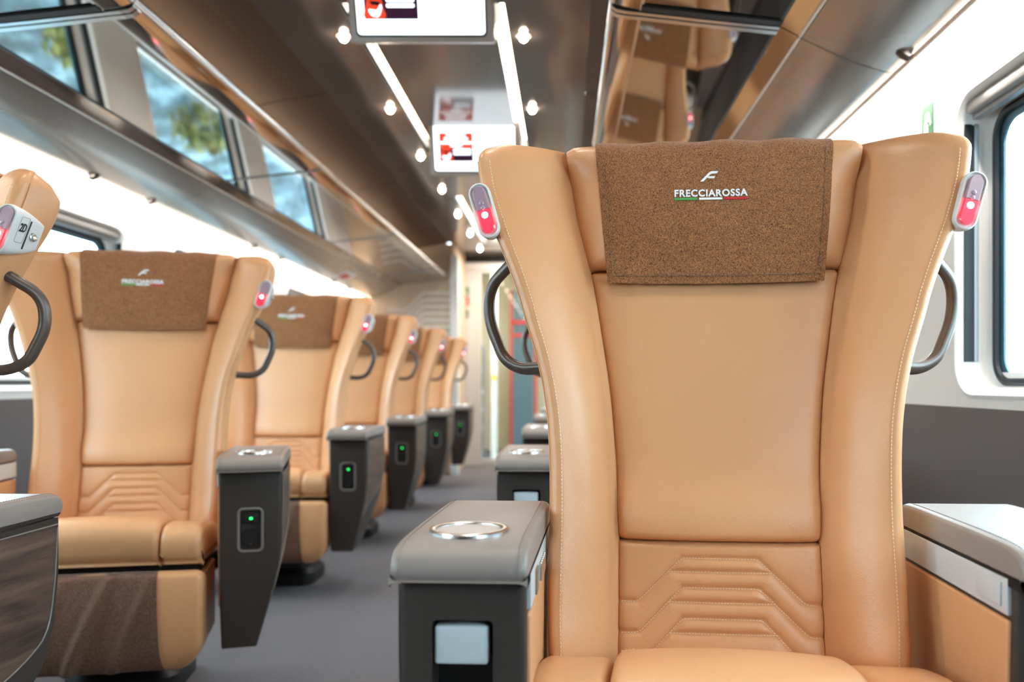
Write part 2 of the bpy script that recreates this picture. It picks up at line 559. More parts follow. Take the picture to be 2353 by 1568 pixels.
CHEV = [[(-.153, .546), (-.124, .546), (-.057, .611), (.057, .611), (.128, .546), (.153, .546)],
        [(-.153, .501), (-.122, .502), (-.057, .568), (.059, .568), (.130, .501), (.153, .500)],
        [(-.121, .456), (-.056, .524), (.062, .524), (.128, .456)],
        [(-.078, .591), (.080, .591)], [(-.077, .547), (.083, .547)], [(-.075, .503), (.085, .503)]]

def seg_dist(px, pz, poly):
    best = 9
    for (ax, az), (bx, bz) in zip(poly, poly[1:]):
        dx, dz = bx - ax, bz - az
        t = max(0, min(1, ((px - ax) * dx + (pz - az) * dz) / (dx * dx + dz * dz)))
        best = min(best, math.hypot(px - ax - t * dx, pz - az - t * dz))
    return best

# headrest front/top outline, (y, z)
HEADP = smoothpath([(-.004, 1.067), (-.030, 1.072), (-.045, 1.090), (-.048, 1.13), (-.036, 1.19), (-.020, 1.24), (-.004, 1.272), (.018, 1.287), (.045, 1.288), (.068, 1.272), (.080, 1.24), (.082, 1.20)], 5)
COVERP = smoothpath([(-.050, 1.044), (-.0515, 1.060), (-.0525, 1.09), (-.0525, 1.13), (-.0405, 1.19), (-.0245, 1.24), (-.008, 1.275), (.018, 1.2915), (.046, 1.292), (.072, 1.274), (.084, 1.24), (.086, 1.17)], 5)
def cover_y(z):
    P = [p for p in COVERP[:32]]
    for a, b in zip(P, P[1:]):
        if a[1] <= z <= b[1]:
            return a[0] + (b[0] - a[0]) * (z - a[1]) / max(1e-6, b[1] - a[1])
    return P[-1][0]

def head_y(z):
    P = HEADP[:33]
    for a, b in zip(P[3:], P[4:]):
        if a[1] <= z <= b[1] and b[1] > a[1]:
            return a[0] + (b[0] - a[0]) * (z - a[1]) / (b[1] - a[1])
    return P[-1][0] if z > 1.2 else P[5][0]
def hdy(x, z):
    """how far the pillow falls back towards its side seams"""
    k = min(1, abs(x) / SEAM(min(z, 1.283))) ** 5
    fade = min(1, max(0, (1.275 - z) / .05))
    return k * fade * max(0, yb(z) - .006 - head_y(max(z, 1.085)))

def make_lamp(sg, parent, lettered=False):
    """pill reading lamp on a wing edge, axis leaning with the edge"""
    z0, x0, y0 = 1.147, .361, -.142
    lean = math.radians(17) * sg
    ca, sa = math.cos(lean), math.sin(lean)
    def W(u, d, w):               # u across, w up the pill, d backwards
        return (sg * x0 + u * ca + w * sa, y0 + d + .10 * w, z0 + w * ca - u * sa)
    def pill(hw, hh, n=10):
        P = []
        for k in range(n + 1):
            a = PI * k / n; P.append((hw * math.cos(a), hh - hw + hw * math.sin(a)))
        for k in range(n + 1):
            a = PI + PI * k / n; P.append((hw * math.cos(a), -(hh - hw) + hw * math.sin(a)))
        return P
    mb = MB(); secs = []
    # the shell: front pill, then tapering back along the outer side of the wing
    for hw, hh, d, sh in ((.0125, .0405, .004, 0), (.0145, .0425, .0005, 0), (.0165, .0445, .0015, 0), (.0172, .0452, .006, 0), (.0168, .045, .014, 0), (.0158, .043, .03, 0), (.0125, .037, .055, 0), (.009, .030, .078, 0), (.006, .026, .086, 0)):
        secs.append([W(u + sg * (.0172 - hw) * (.55 if d > .02 else 0), d, w) for u, w in pill(hw, hh)])
    mb.loft(secs)
    o = mb.build('reading_lamp', M['lamp_grey'], parent, smooth=50, )
    up = MB(); lo = MB()
    pl = pill(.0108, .0385, 12)
    n = 12
    def lens(mb, w0, w1, d):
        P = [p for p in pill(.0108, .0385, 14)]
        # clip the pill between w0 and w1
        Q = []
        for (a, b) in zip(P, P[1:] + P[:1]):
            ins = lambda p: w0 <= p[1] <= w1
            if ins(a): Q.append(a)
            for wl in (w0, w1):
                if (a[1] - wl) * (b[1] - wl) < 0:
                    t = (wl - a[1]) / (b[1] - a[1]); Q.append((a[0] + (b[0] - a[0]) * t, wl))
        A = [W(u, d, w) for u, w in Q]; B = [W(u * .8, d - .0025, w0 + (w - w0) * .97 + .001) for u, w in Q]
        m = len(Q)
        mb.add(A + B, [tuple(range(m, 2 * m))] + [(k, (k + 1) % m, m + (k + 1) % m, m + k) for k in range(m)])
    lens(up, .000, .0385, .0005); lens(lo, -.0385, .000, .0005)
    u = up.build('lens', M['lens_smoke'], o, smooth=0); u['label'] = 'smoky clear upper half of the lamp lens'
    l = lo.build('lens', M['lens_red'], o, smooth=0); l['label'] = 'red glowing lower half of the lamp lens'
    for nm, w, rr, mt in (('led', -.009, .0052, 'led_red'), ('led', .003, .0036, 'lens_smoke'), ('led', .011, .0036, 'lens_smoke')):
        mb = MB(); c = W(0, -.0025, w)
        bm = bmesh.new(); bmesh.ops.create_uvsphere(bm, u_segments=12, v_segments=8, radius=rr)
        for v in bm.verts: v.co = Vector((c[0] + v.co.x, c[1] + v.co.y * .5, c[2] + v.co.z))
        mb.bm(bm); mb.build(nm, M[mt], o)
    # switch and plate on the outer side
    def S(d, w, h):               # point on the outer side: d back, w up, h proud
        hw = np.interp(d, [.006, .014, .03, .055, .078], [.0172, .0168, .0158, .0125, .009])
        xo = hw + (.0172 - hw) * (.55 if d > .02 else 0)
        return W(sg * (xo + h), d, w)
    sl = MB(); sl.add([S(.042, -.026, .0006), S(.046, -.026, .0006), S(.046, .026, .0006), S(.042, .026, .0006), S(.042, -.026, -.002), S(.046, -.026, -.002), S(.046, .026, -.002), S(.042, .026, -.002)],
                      [(0, 1, 2, 3), (4, 7, 6, 5), (0, 4, 5, 1), (1, 5, 6, 2), (2, 6, 7, 3), (3, 7, 4, 0)])
    sl.build('slot', M['dark_plastic'], o, smooth=0)
    bt = MB(); secs = []
    for h, rr in ((-.001, .0085), (.002, .0085), (.003, .0065), (.006, .006), (.007, .004)):
        secs.append([tuple(Vector(S(.061, .0, h)) + Vector((0, rr * math.cos(2 * PI * k / 16), rr * math.sin(2 * PI * k / 16)))) for k in range(16)])
    bt.loft(secs); bt.build('lamp_button', M['chrome'], o)
    if lettered:
        tx = MB()
        thick_text(tx, '2D', .021, lambda x, y, d: S(.0275 + x, .004 + y, .0004 + d), .0006, bold=.0004, width=.017)
        tx.build('seat_number', M['black'], o, smooth=0)
        fr = MB(); q = rrect(.0165, .0385, -.016, .030, .004, 4)
        fr.tube([S(a, b, .0004) for a, b in q], .0004, 5, closed=True)
        fr.build('number_frame', M['grey_trim'], o)
    return o

def make_handle(sg, parent):
    pts = [(.300, -.088, 1.090), (.325, -.078, 1.076), (.370, -.045, 1.040), (.373, -.038, .985), (.345, -.048, .918), (.315, -.06, .902), (.258, -.082, .905)]
    P = roundpath([(sg * a, b, c) for a, b, c in pts], .030, 6)
    mb = MB(); mb.tube(P, .0095, 12, flat=1.25, up=(sg, 0, 0))
    return mb.build('grab_handle', M['handle_metal'], parent)

def make_arm(sg, xi, w, yf, yr, kind, parent, vents, socket, ring, wood):
    """sg = +1: arm to +x. xi = distance of its inner face from the seat centre"""
    X = lambda d: sg * (xi + d)
    body = MB(); secs = []
    rows = [(.195, .004, w - .062, .012, -.20), (.30, .001, w - .032, .004, -.115), (.40, 0, w - .010, 0, -.03), (.47, 0, w - .002, 0, -.008), (.56, 0, w, 0, 0), (.6505, 0, w, 0, 0)]
    for z, a, b, fo, ro in rows:
        q = rrect(xi + a, xi + b, yf + fo, yr + ro, .008, 3)
        secs.append([(sg * p[0], p[1], z) for p in q])
    body.loft(secs)
    o = body.build('armrest', M['taupe_plastic'], parent, smooth=35)
    yc = yf
    cx = xi + w / 2
    if socket:
        zc = .50
        c = MB(); q = rrect(cx - .026, cx + .026, zc - .052, zc + .052, .010, 4); c.prism([(sg * a, b) for a, b in q], yf - .02, yf + .010)
        cut(o, [c])
        fr = MB(); fr.tube([(sg * a, yf + .001, b) for a, b in rrect(cx - .029, cx + .029, zc - .055, zc + .055, .012, 5)], .0035, 8, closed=True)
        fr.build('socket_frame', M['socket_rim'], o)
        u = MB(); u.rbox(sg * cx - .021, sg * cx + .021, yf + .004, yf + .012, zc + .017, zc + .040, .002)
        ub = u.build('usb_port', M['dark_plastic'], o)
        l = MB(); l.rbox(sg * cx - .003, sg * cx + .005, yf + .001, yf + .006, zc + .026, zc + .032, .002); l.build('indicator_light', M['led_green'], o)
        p = MB(); q = [(sg * cx + .024 * math.cos(PI / 8 + PI / 4 * k), zc - .018 + .024 * math.sin(PI / 8 + PI / 4 * k)) for k in range(8)]
        p.prism(q, yf + .003, yf + .012)
        pr = MB(); pr.tube([(sg * cx + .0185 * math.cos(2 * PI * k / 20), yf + .003, zc - .018 + .0185 * math.sin(2 * PI * k / 20)) for k in range(20)], .0016, 6, closed=True)
        p.v += []; n = len(p.v); p.add(pr.v, pr.f)
        for dx in (-.009, 0, .009):
            p.tube([(sg * cx + dx, yf + .0015, zc - .018), (sg * cx + dx, yf + .0035, zc - .018)], .0024, 8)
        p.build('power_socket', M['dark_plastic'], o, smooth=30)
        g = MB(); g.tube([(sg * cx, yf + .001, zc - .036), (sg * cx, yf + .003, zc - .036)], .002, 8); g.build('earth_contact', M['chrome'], o)
    if kind == 'slot':
        c = MB(); q = rrect(cx - .036, cx + .036, .500, .602, .006, 3); c.prism([(sg * a, b) for a, b in q], yf - .02, yf + .045)
        cut(o, [c])
        d = MB(); d.box(min(sg * (cx - .036), sg * (cx + .036)), max(sg * (cx - .036), sg * (cx + .036)), yf + .040, yf + .046, .500, .602); d.build('slot_lining', M['black'], o, smooth=0)
        pl = MB(); e0, e1 = sorted((sg * (cx + .0345), sg * (cx - .030)))
        pl.rbox(e0, e1, yf + .004, yf + .030, .548, .594, .004); pl.build('tray_flap', M['white_plate'], o)
    # padded top
    y0, y1 = yf - .026, yr + .005
    pad = MB()
    prof = smoothpath([(y0 + .014, .6515), (y0 + .003, .6545), (y0 - .001, .664), (y0 + .003, .676), (y0 + .013, .686), (y0 + .034, .692), (y0 + .08, .6945), ((y0 + y1) / 2, .695), (y1 - .05, .694), (y1 - .014, .689), (y1 - .002, .678), (y1 - .001, .664), (y1 - .010, .653), (y1 - .03, .6512), ((y0 + y1) / 2, .6510)], 4, closed=True)
    a, b = sorted((X(-.004), X(w + .005)))
    puff(pad, prof, a, b, .012, nx=8, inset=.008)
    pd = pad.build('arm_pad', M['grey_leather'], o, smooth=60)
    for xx in (a + .0045, b - .0045):
        pp = MB(); n = inward(prof)
        pth = [(xx, p[0] + q.x * .0032, p[1] + q.y * .0032) for p, q in zip(prof, n) if p[1] > .6545]
        pp.tube(pth, .0017, 6); pp.build('piping', M['grey_leather'], pd)
    sel = [(p[0], p[1]) for p in prof if p[1] > .657]
    for xx in (a + .011, b - .011):
        st = MB()
        dashes(st, [(xx, p[0], p[1] + .0004) for p in sel], .006, .6, .0005)
        st.build('stitching', M['grey_thread'], pd, smooth=0)
    if ring:
        cy = y0 + .095; secs = []
        for r_, z in ((.040, .6935), (.0405, .697), (.043, .6985), (.0485, .6985), (.0505, .697), (.051, .6935)):
            secs.append([(sg * (cx + .004) + r_ * math.cos(2 * PI * k / 40), cy + r_ * math.sin(2 * PI * k / 40), z) for k in range(40)])
        rg = MB(); rg.loft(secs, cap=False); rg.build('cup_ring', M['chrome'], o)
        dk = MB(); dk.tube([(sg * (cx + .004), cy, .690), (sg * (cx + .004), cy, .6955)], .0405, 32); dk.build('cup_plate', M['cup_disc'], o)
    # inner face: metal control strip above a leather panel
    y2, y3 = yf + .012, yr - .004
    s0, s1 = sorted((X(.002), X(-.005)))
    strip = MB(); strip.box(s0, s1, y2, y3, .612, .6545)
    so = strip.build('control_strip', M['brushed_metal'], o, smooth=0, bevel=.0015)
    if vents:
        for k in range(6):
            v = MB(); yy = y2 + .115 + .0125 * k
            v.rbox(min(X(-.009), X(-.004)), max(X(-.009), X(-.004)), yy, yy + .006, .617, .643, .002); v.build('control_key', M['chrome'], so)
        v = MB(); v.rbox(min(X(-.0075), X(-.004)), max(X(-.0075), X(-.004)), y2 + .055, y2 + .085, .615, .646, .001); v.build('control_button', M['shelf_brown'], so)
    else:
        v = MB(); v.rbox(min(X(-.0075), X(-.004)), max(X(-.0075), X(-.004)), y2 + .012, y2 + .072, .620, .648, .001); v.build('latch', M['brushed_metal'], so)
        v = MB(); v.box(min(X(-.0045), X(.004)), max(X(-.0045), X(.004)), y2 + .012, y2 + .066, 0.6485, .6525); v.build('latch_recess', M['black'], so, smooth=0)
    lp = MB(); s0, s1 = sorted((X(.004), X(-.004)))
    q = [(y2, .606), (y3, .606), (y3 - .01, .46), (y3 - .09, .30), (y2 + .012, .30)]
    lp.prism(q, s0, s1, 'yzx'); lp.build('side_panel', M['tan_leather'], o, smooth=0, bevel=.003)
    if wood:                      # walnut veneer on the aisle face
        xo = xi + w
        def wx(z):
            return np.interp(z, [.195, .30, .40, .47, .56, .655], [w - .062, w - .032, w - .010, w - .002, w, w]) + xi
        R = Curve1([(.340, yf + .014), (.375, yf + .075), (.43, yr - .085), (.455, yr - .044), (.49, yr - .028), (.56, yr - .018), (.640, yr - .012)])
        def pt(u, v, h):
            z = .340 + .300 * v; y = yf + .012 + (R(z) - yf - .012) * u
            return (sg * (wx(z) + h), y, z)
        wd = MB(); wd.slab(lambda u, v: pt(u, v, .0022), lambda u, v: pt(u, v, -.002), 8, 40)
        wo = wd.build('wood_panel', M['walnut'], o, smooth=30)
        zs = [.340 + .300 * k / 40 for k in range(41)]
        P = [(yf + .012, z) for z in zs[::-1]] + [(R(z), z) for z in zs]
        tr = MB(); tr.tube([(sg * (wx(z) + .0025), y, z) for y, z in P], .0016, 6, closed=True); tr.build('panel_trim', M['socket_rim'], o)
    return o

def make_seat(name, aisle, ai, wi, arm_front, arm_rear, lettered=False, aw=.158):
    """aisle = +1 when the aisle is on the seat's +x side. Faces -y."""
    root = empty(name)
    # main back panel
    z0, z1 = .636, 1.066
    def bf(u, v):
        uu = 2 * u - 1; z = z0 + (z1 - z0) * v
        x = uu * (SEAM(z) + .0015)
        y = yb(z) - .010 * (1 - abs(uu) ** 3) - .010 * math.exp(-((z - .675) / .045) ** 2) + .009 * abs(uu) ** 30
        t = min(1, (z - z0) / .012); y += .014 * (1 - math.sqrt(max(0, 1 - (1 - t) ** 2)))
        t = min(1, (z1 - z) / .010); y += .010 * (1 - math.sqrt(max(0, 1 - (1 - t) ** 2)))
        return (x, y, z)
    def bb(u, v):
        z = z0 + (z1 - z0) * v; return ((2 * u - 1) * (SEAM(z) + .0015), yb(z) + .06, z)
    mb = MB(); mb.slab(bf, bb, 44, 60); mb.build('back_cushion', M['tan_leather'], root, smooth=70)
    # lumbar panel with quilted chevrons
    a0, a1 = .41, .634
    def lf(u, v):
        uu = 2 * u - 1; z = a0 + (a1 - a0) * v; x = uu * (SEAM(z) + .0015)
        y = yb(z) - .004 * (1 - uu * uu) + .008 * abs(uu) ** 30
        g = min(seg_dist(x, z, c) for c in CHEV)
        y += .0034 * math.exp(-(g / .0042) ** 2) - .002 * (1 - math.exp(-(g / .012) ** 2))
        t = min(1, (a1 - z) / .008); y += .010 * (1 - math.sqrt(max(0, 1 - (1 - t) ** 2)))
        return (x, y, z)
    def lb(u, v):
        z = a0 + (a1 - a0) * v; return ((2 * u - 1) * (SEAM(z) + .0015), yb(z) + .06, z)
    mb = MB(); mb.slab(lf, lb, 150, 110); lo = mb.build('lumbar_cushion', M['tan_leather'], root, smooth=70)
    for c in CHEV:
        st = MB()
        P = roundpath([(p[0], 0, p[1]) for p in c], .008, 4)
        fine = []
        for p, q in zip(P, P[1:]):
            n = max(1, int((q - p).length / .004))
            fine += [p.lerp(q, k / n) for k in range(n)]
        fine.append(P[-1])
        dashes(st, [(p.x, yb(p.z) + .0006 - .004 * (1 - (p.x / .152) ** 2), p.z) for p in fine if abs(p.x) < .149], .0046, .6, .0006)
        st.build('stitching', M['tan_thread'], lo, smooth=0)
    # headrest pillow
    mb = MB(); secs = []
    for i in range(41):
        uu = -1 + 2 * i / 40
        k = abs(uu) ** 30
        P = []
        for q, (y, z) in enumerate(HEADP):
            x = uu * (SEAM(min(z, 1.283)) + .001)
            P.append((x, y + (hdy(x, z) if q < 35 else 0) + .008 * k, z - .006 * k))
        P += [(uu * (SEAM(1.2) - .03), .10, 1.12), (uu * .19, .05, 1.066)]
        secs.append(P)
    mb.loft(secs); mb.build('headrest_cushion', M['tan_leather'], root, smooth=60)
    # woven headrest cover
    def ch(z, y):                 # half width
        return np.interp(z, [1.04, 1.283], [.1735, .197])
    def wob(x, z): return .0012 * math.sin(x * 55 + 1.3) * math.sin(z * 40) + .001 * math.sin(x * 23 + z * 30)
    nP = len(COVERP)
    def cf(u, v):
        i = min(int(v * (nP - 1)), nP - 2); t = v * (nP - 1) - i
        y = COVERP[i][0] * (1 - t) + COVERP[i + 1][0] * t; z = COVERP[i][1] * (1 - t) + COVERP[i + 1][1] * t
        hw = ch(z, y); x = (2 * u - 1) * hw
        edge = abs(2 * u - 1) ** 20
        zz = z + (.0015 * math.sin(x * 60) if v > .5 else 0) - (.004 * (1 - (2 * u - 1) ** 2) * max(0, 1 - v * 9))
        return (x, y - wob(x, z) + .002 * edge + (hdy(x, z) if v < .68 else 0), zz)
    def cb(u, v):
        p = cf(u, v)
        i = min(int(v * (nP - 1)), nP - 2)
        d = Vector((COVERP[i + 1][1] - COVERP[i][1], -(COVERP[i + 1][0] - COVERP[i][0]))).normalized()
        return (p[0], p[1] + d.x * .003, p[2] + d.y * .003)
    mb = MB(); mb.slab(cf, cb, 60, nP - 1)
    cv = mb.build('headrest_cover', M['brown_cloth'], root, smooth=60)
    hm = MB()
    U = [(-(ch(z, 0) - .011), z) for z in np.linspace(1.27, 1.058, 40)] + [(x, 1.056 - .003 * (1 - (x / .17) ** 2)) for x in np.linspace(-.160, .160, 50)] + [(ch(z, 0) - .011, z) for z in np.linspace(1.058, 1.27, 40)]
    dashes(hm, [(x, cover_y(z) - .0012 - wob(x, z) + hdy(x, z), z) for x, z in U], .006, .6, .0007)
    hm.build('stitching', M['shelf_brown'], cv, smooth=0)
    yo = lambda x, z: cover_y(z) - wob(x, z) - .0006 + hdy(x, z)
    def put(x, z, d): return (x, yo(x, z) - d, z)
    tx = MB(); thick_text(tx, 'FRECCIAROSSA', .0165, lambda x, y, d: put(x - .006, 1.1835 + y, d), .0009, bold=.00055, spacing=1.12, width=.1175)
    tx.build('logo_lettering', M['embroid_white'], cv, smooth=0)
    Fm = [(940, 545), (1020, 545), (1120, 435), (1155, 462), (1285, 462), (1310, 408), (1145, 408), (1200, 345), (1355, 335), (1390, 275), (1215, 278), (1160, 310)]
    f = [((px / 10.7 + 1520 - 1640) * .000711, 1.2095 + (545 - pz) / 10.7 * .000711) for px, pz in Fm]
    fm = MB(); m = len(f)
    fm.add([put(a, b, .001) for a, b in f] + [put(a, b, -.001) for a, b in f], [tuple(range(m)), tuple(range(2 * m - 1, m - 1, -1))] + [(k, m + k, m + (k + 1) % m, (k + 1) % m) for k in range(m)])
    fm.build('logo_mark', M['embroid_white'], cv, smooth=0)
    for k, (nm, mt) in enumerate((('green_stripe', 'embroid_green'), ('white_stripe', 'embroid_white'), ('red_stripe', 'embroid_red'))):
        xa = -.0650 + .0398 * k; s_ = MB()
        s_.slab(lambda u, v: put(xa + .0375 * u, 1.1775 + .0036 * v, .0009), lambda u, v: put(xa + .0375 * u, 1.1775 + .0036 * v, -.001), 8, 1)
        s_.build(nm, M[mt], cv, smooth=0)
    for sg in (-1, 1):
        make_wing(sg, root)
        make_lamp(sg, root, lettered and sg == aisle)
        make_handle(sg, root)
    # grey moulded shell behind
    def sf(u, v):
        uu = 2 * u - 1; z = .36 + (1.215 - .36) * v
        xe = EDGEX(max(z, .41)) - .026
        rise = .02 * max(0, (z - 1.18) / .035) ** 2
        return (uu * (xe - rise), (EDGEY(max(z, .41)) + .122) * abs(uu) ** 2.5 + (yb(z) + .10) * (1 - abs(uu) ** 2.5), z)
    mb = MB(); mb.slab(lambda u, v: sf(u, v), lambda u, v: (sf(u, v)[0] * .97, sf(u, v)[1] + .022, sf(u, v)[2]), 24, 40)
    mb.build('back_shell', M['taupe_plastic'], root, smooth=60)
    # seat cushion
    seam_f, seam_r = min(ai, wi) - .115, .150
    yF = arm_front + .0
    def sx(y): return np.interp(y, [yF, -.12], [seam_f, seam_r])
    def ox(y, a): return np.interp(y, [yF, yF + .10, -.13], [a - .014, a - .012, min(a - .012, .255)])
    prof = smoothpath([(yF + .035, .415), (yF + .012, .425), (yF - .004, .450), (yF - .008, .485), (yF + .006, .512), (yF + .04, .526), (yF + .12, .520), (yF + .2, .500), (-.16, .462), (-.125, .452), (-.105, .44), (-.105, .425), (-.2, .415)], 5, closed=True)
    mb = MB(); puff(mb, prof, -1, 1, .09, nx=16, inset=.016, xmap=lambda x, y, z: x * sx(y))
    for i, (x, y, z) in enumerate(mb.v):
        if z > .45: mb.v[i] = (x, y, z + .008 * (1 - (x / sx(y)) ** 2))
    cu = mb.build('seat_cushion', M['tan_leather'], root, smooth=60)
    def topz(y):
        best = max((p for p in prof if p[1] > .445), key=lambda p: -abs(p[0] - y))
        return best[1]
    for k, y in enumerate((-.15, -.162, -.176, -.192)):
        st = MB()
        xs_ = np.linspace(-sx(y) * .97, sx(y) * .97, 48)
        yy = lambda x: y - .03 * max(0, abs(x) / sx(y) - .45)
        dashes(st, [(x, yy(x), topz(yy(x)) + .008 * (1 - (x / sx(y)) ** 2) + .0008) for x in xs_], .0055, .6, .0007)
        st.build('stitching', M['tan_thread'], cu, smooth=0)
    for sg, a in ((aisle, ai), (-aisle, wi)):
        prof2 = [(p[0], p[1] - (.010 if p[1] > .44 else 0)) for p in prof]
        mb = MB(); puff(mb, prof2, 0, 1, .16, nx=6, inset=.016, xmap=lambda x, y, z: sg * (sx(y) + .002 + x * (ox(y, a) - sx(y) - .002)))
        mb.build('seat_bolster', M['tan_leather'], root, smooth=60)
    pg = MB()
    for sg, a in ((aisle, ai), (-aisle, wi)):
        pass
    pg.tube([(x, yF + .020, .4175) for x in np.linspace(-(wi - .03) * (1 if aisle > 0 else 1), (wi - .03), 20)], .004, 6)
    pg.build('cushion_piping', M['tan_leather'], root)
    # seat pan, leg rest, pedestal
    hw = min(ai, wi) - .03
    mb = MB(); mb.rbox(-hw, hw, yF + .06, -.06, .345, .414, .015); mb.build('seat_pan', M['dark_plastic'], root)
    lr = smoothpath([(yF + .02, .395), (yF + .005, .402), (yF - .012, .398), (yF - .022, .38), (yF - .030, .30), (yF - .026, .21), (yF - .010, .162), (yF + .010, .150), (yF + .03, .165), (yF + .04, .23), (yF + .04, .34), (yF + .035, .385)], 5, closed=True)
    lw = min(ai, wi) - .006
    def lmap(x, y, z):
        t = max(0, min(1, (.235 - z) / .085)); return x * (1 - .16 * t * t)
    mb = MB(); puff(mb, lr, -lw, lw, .022, nx=20, xmap=lmap); lg = mb.build('leg_rest', M['tan_leather'], root, smooth=60)
    fr = [p for p in lr if p[0] < yF + .012]
    fr = sorted(fr, key=lambda p: -p[1])
    n = len(fr) - 1; cw = seam_f
    def wr(x, z):
        s = x - .42 * z
        return .020 * max(0, math.sin(s * 62 + 1.2)) ** 2 * math.exp(-((s + .08) / .11) ** 2) * (.35 + .65 * min(1, max(0, (.40 - z) / .1))) + .002 * math.sin(x * 24 + z * 9)
    def cf2(u, v):
        i = min(int(v * n), n - 1); t = v * n - i
        y = fr[i][0] * (1 - t) + fr[i + 1][0] * t; z = fr[i][1] * (1 - t) + fr[i + 1][1] * t
        x = (2 * u - 1) * (cw + .02 * v * v)
        return (x, y - .0035 - wr(x, z) * min(1, (1 - abs(2 * u - 1)) * 8), z)
    mb = MB(); mb.slab(cf2, lambda u, v: (cf2(u, v)[0], cf2(u, v)[1] + .003 + .004, cf2(u, v)[2]), 70, 2 * n)
    mb.build('leg_rest_cover', M['brown_cloth_soft'], lg, smooth=60)
    for sg in (-1, 1):
        mb = MB(); secs = []
        mb.prism([(yF + .03, .38), (yF + .16, .40), (yF + .16, .22), (yF + .03, .19)], sg * (lw - .03), sg * (lw - .012), 'yzx')
        mb.build('side_skirt', M['tan_leather'], root, smooth=0, bevel=.004)
    mb = MB(); secs = []
    for z, a, b in ((0, .15, .13), (.05, .15, .13), (.07, .13, .11), (.30, .12, .10), (.346, .15, .12)):
        secs.append([(p[0], p[1] - .14, z) for p in rrect(-a, a, -b, b, .05, 5)])
    mb.loft(secs); mb.build('pedestal', M['dark_plastic'], root)
    # armrests
    # viewer's left arm (-x) carries the row of control keys, the right arm the latch
    left_is_aisle = aisle < 0
    kind = 'slot' if aisle < 0 else 'socket'
    ar = make_arm(aisle, ai, aw, arm_front, arm_rear, kind, root, vents=left_is_aisle, socket=(aisle > 0), ring=True, wood=True)
    wr_ = make_arm(-aisle, wi, .158, arm_front, arm_rear, 'plain', root, vents=not left_is_aisle, socket=False, ring=False, wood=False)
    for o, a in ((ar, aisle), (wr_, -aisle)):   # bracket joining arm to the seat frame
        pass
    for sg, a in ((aisle, ai), (-aisle, wi)):
        mb = MB(); mb.rbox(min(sg * (hw - .02), sg * (a + .03)), max(sg * (hw - .02), sg * (a + .03)), arm_front + .20, arm_front + .26, .36, .40, .006)
        mb.build('arm_bracket', M['dark_plastic'], root)
    return root, ar, wr_

CX = -.51                                    # the middle of the saloon
right_proto, right_arm, right_window_arm = make_seat('train_seat', -1, .272, .285, -.425, -.065, aw=.150)
left_proto, left_arm, left_window_arm = make_seat('train_seat', +1, .292, .310, -.500, -.150, lettered=True, aw=.152)

def swing(arm, deg, cx_, cy_, dx=0.0, dy=0.0):
    """turn one armrest about its own middle"""
    a = math.radians(deg)
    arm.rotation_euler = (0, 0, a)
    arm.location = (cx_ - cx_ * math.cos(a) + cy_ * math.sin(a) + dx, cy_ - cx_ * math.sin(a) - cy_ * math.cos(a) + dy, 0)
G = 'tan leather train seats'
def place(o, x, y, deg, label, z=0.0):
    o.location = (x, y, z); o.rotation_euler = (0, 0, math.radians(deg))
    tag(o, label, 'seat', G)
    return o
place(right_proto, .246, 1.35, -5.5, 'large tan leather seat in sharp focus in the right foreground, brown lettered headrest cloth')
for y, lab in ((2.52, 'tan leather seat directly behind the large foreground seat, grey armrest in view'),
               (3.75, 'third tan leather seat of the right row, mostly hidden behind the foreground seat'),
               (5.00, 'fourth tan leather seat of the right row, armrest tip beside the foreground seat'),
               (6.20, 'fifth tan leather seat of the right row, hidden near the end wall')):
    place(copy_tree(right_proto), .245, y, 0, lab)
swing(right_arm, 2.8, -.347, -.245, .012, -.017)
swing(right_window_arm, 2.8, .36, -.245, .012, .018)
for x, y, d, lab in ((-1.292, 2.50, 10, 'nearest fully visible tan leather seat of the left row, armrest with green light'),
                     (-1.258, 3.75, 1, 'tan leather seat directly behind the nearest full seat in the left row'),
                     (-1.258, 4.82, 1, 'third visible full seat of the left row, its cloth half hidden'),
                     (-1.258, 5.96, 1, 'fourth visible full seat of the left row, second from the end wall'),
                     (-1.256, 7.20, 1, 'farthest tan leather seat of the left row beside the end wall')):
    c = place(copy_tree(left_proto, None, ('seat_number', 'number_frame')), x, y, d, lab)
    if y < 3:                                # its aisle armrest is swung out a little
        for ch in c.children:
            if ch.name.startswith('armrest') and any('socket' in g.name for g in ch.children):
                swing(ch, 6, .368, -.33, .012)
place(left_proto, -1.335, 1.53, 0, 'tan leather seat cut off by the left picture edge, lamp plate reading 2D')
left_arm.location = (.025, 0, 0)

# ------------------------------------------------------------------ the saloon
def X(sg, d): return CX + sg * d
Y0, Y1 = -2.7, 7.75                          # ends of the saloon
PIT = 1.65
def structure(o, label=None):
    o['kind'] = 'structure'
    if label: o['label'] = label
    return o

mb = MB(); mb.box(CX - 1.60, CX + 1.60, Y0 - .1, 10.8, -.06, 0.0)
structure(mb.build('floor', M['carpet'], None, smooth=0))

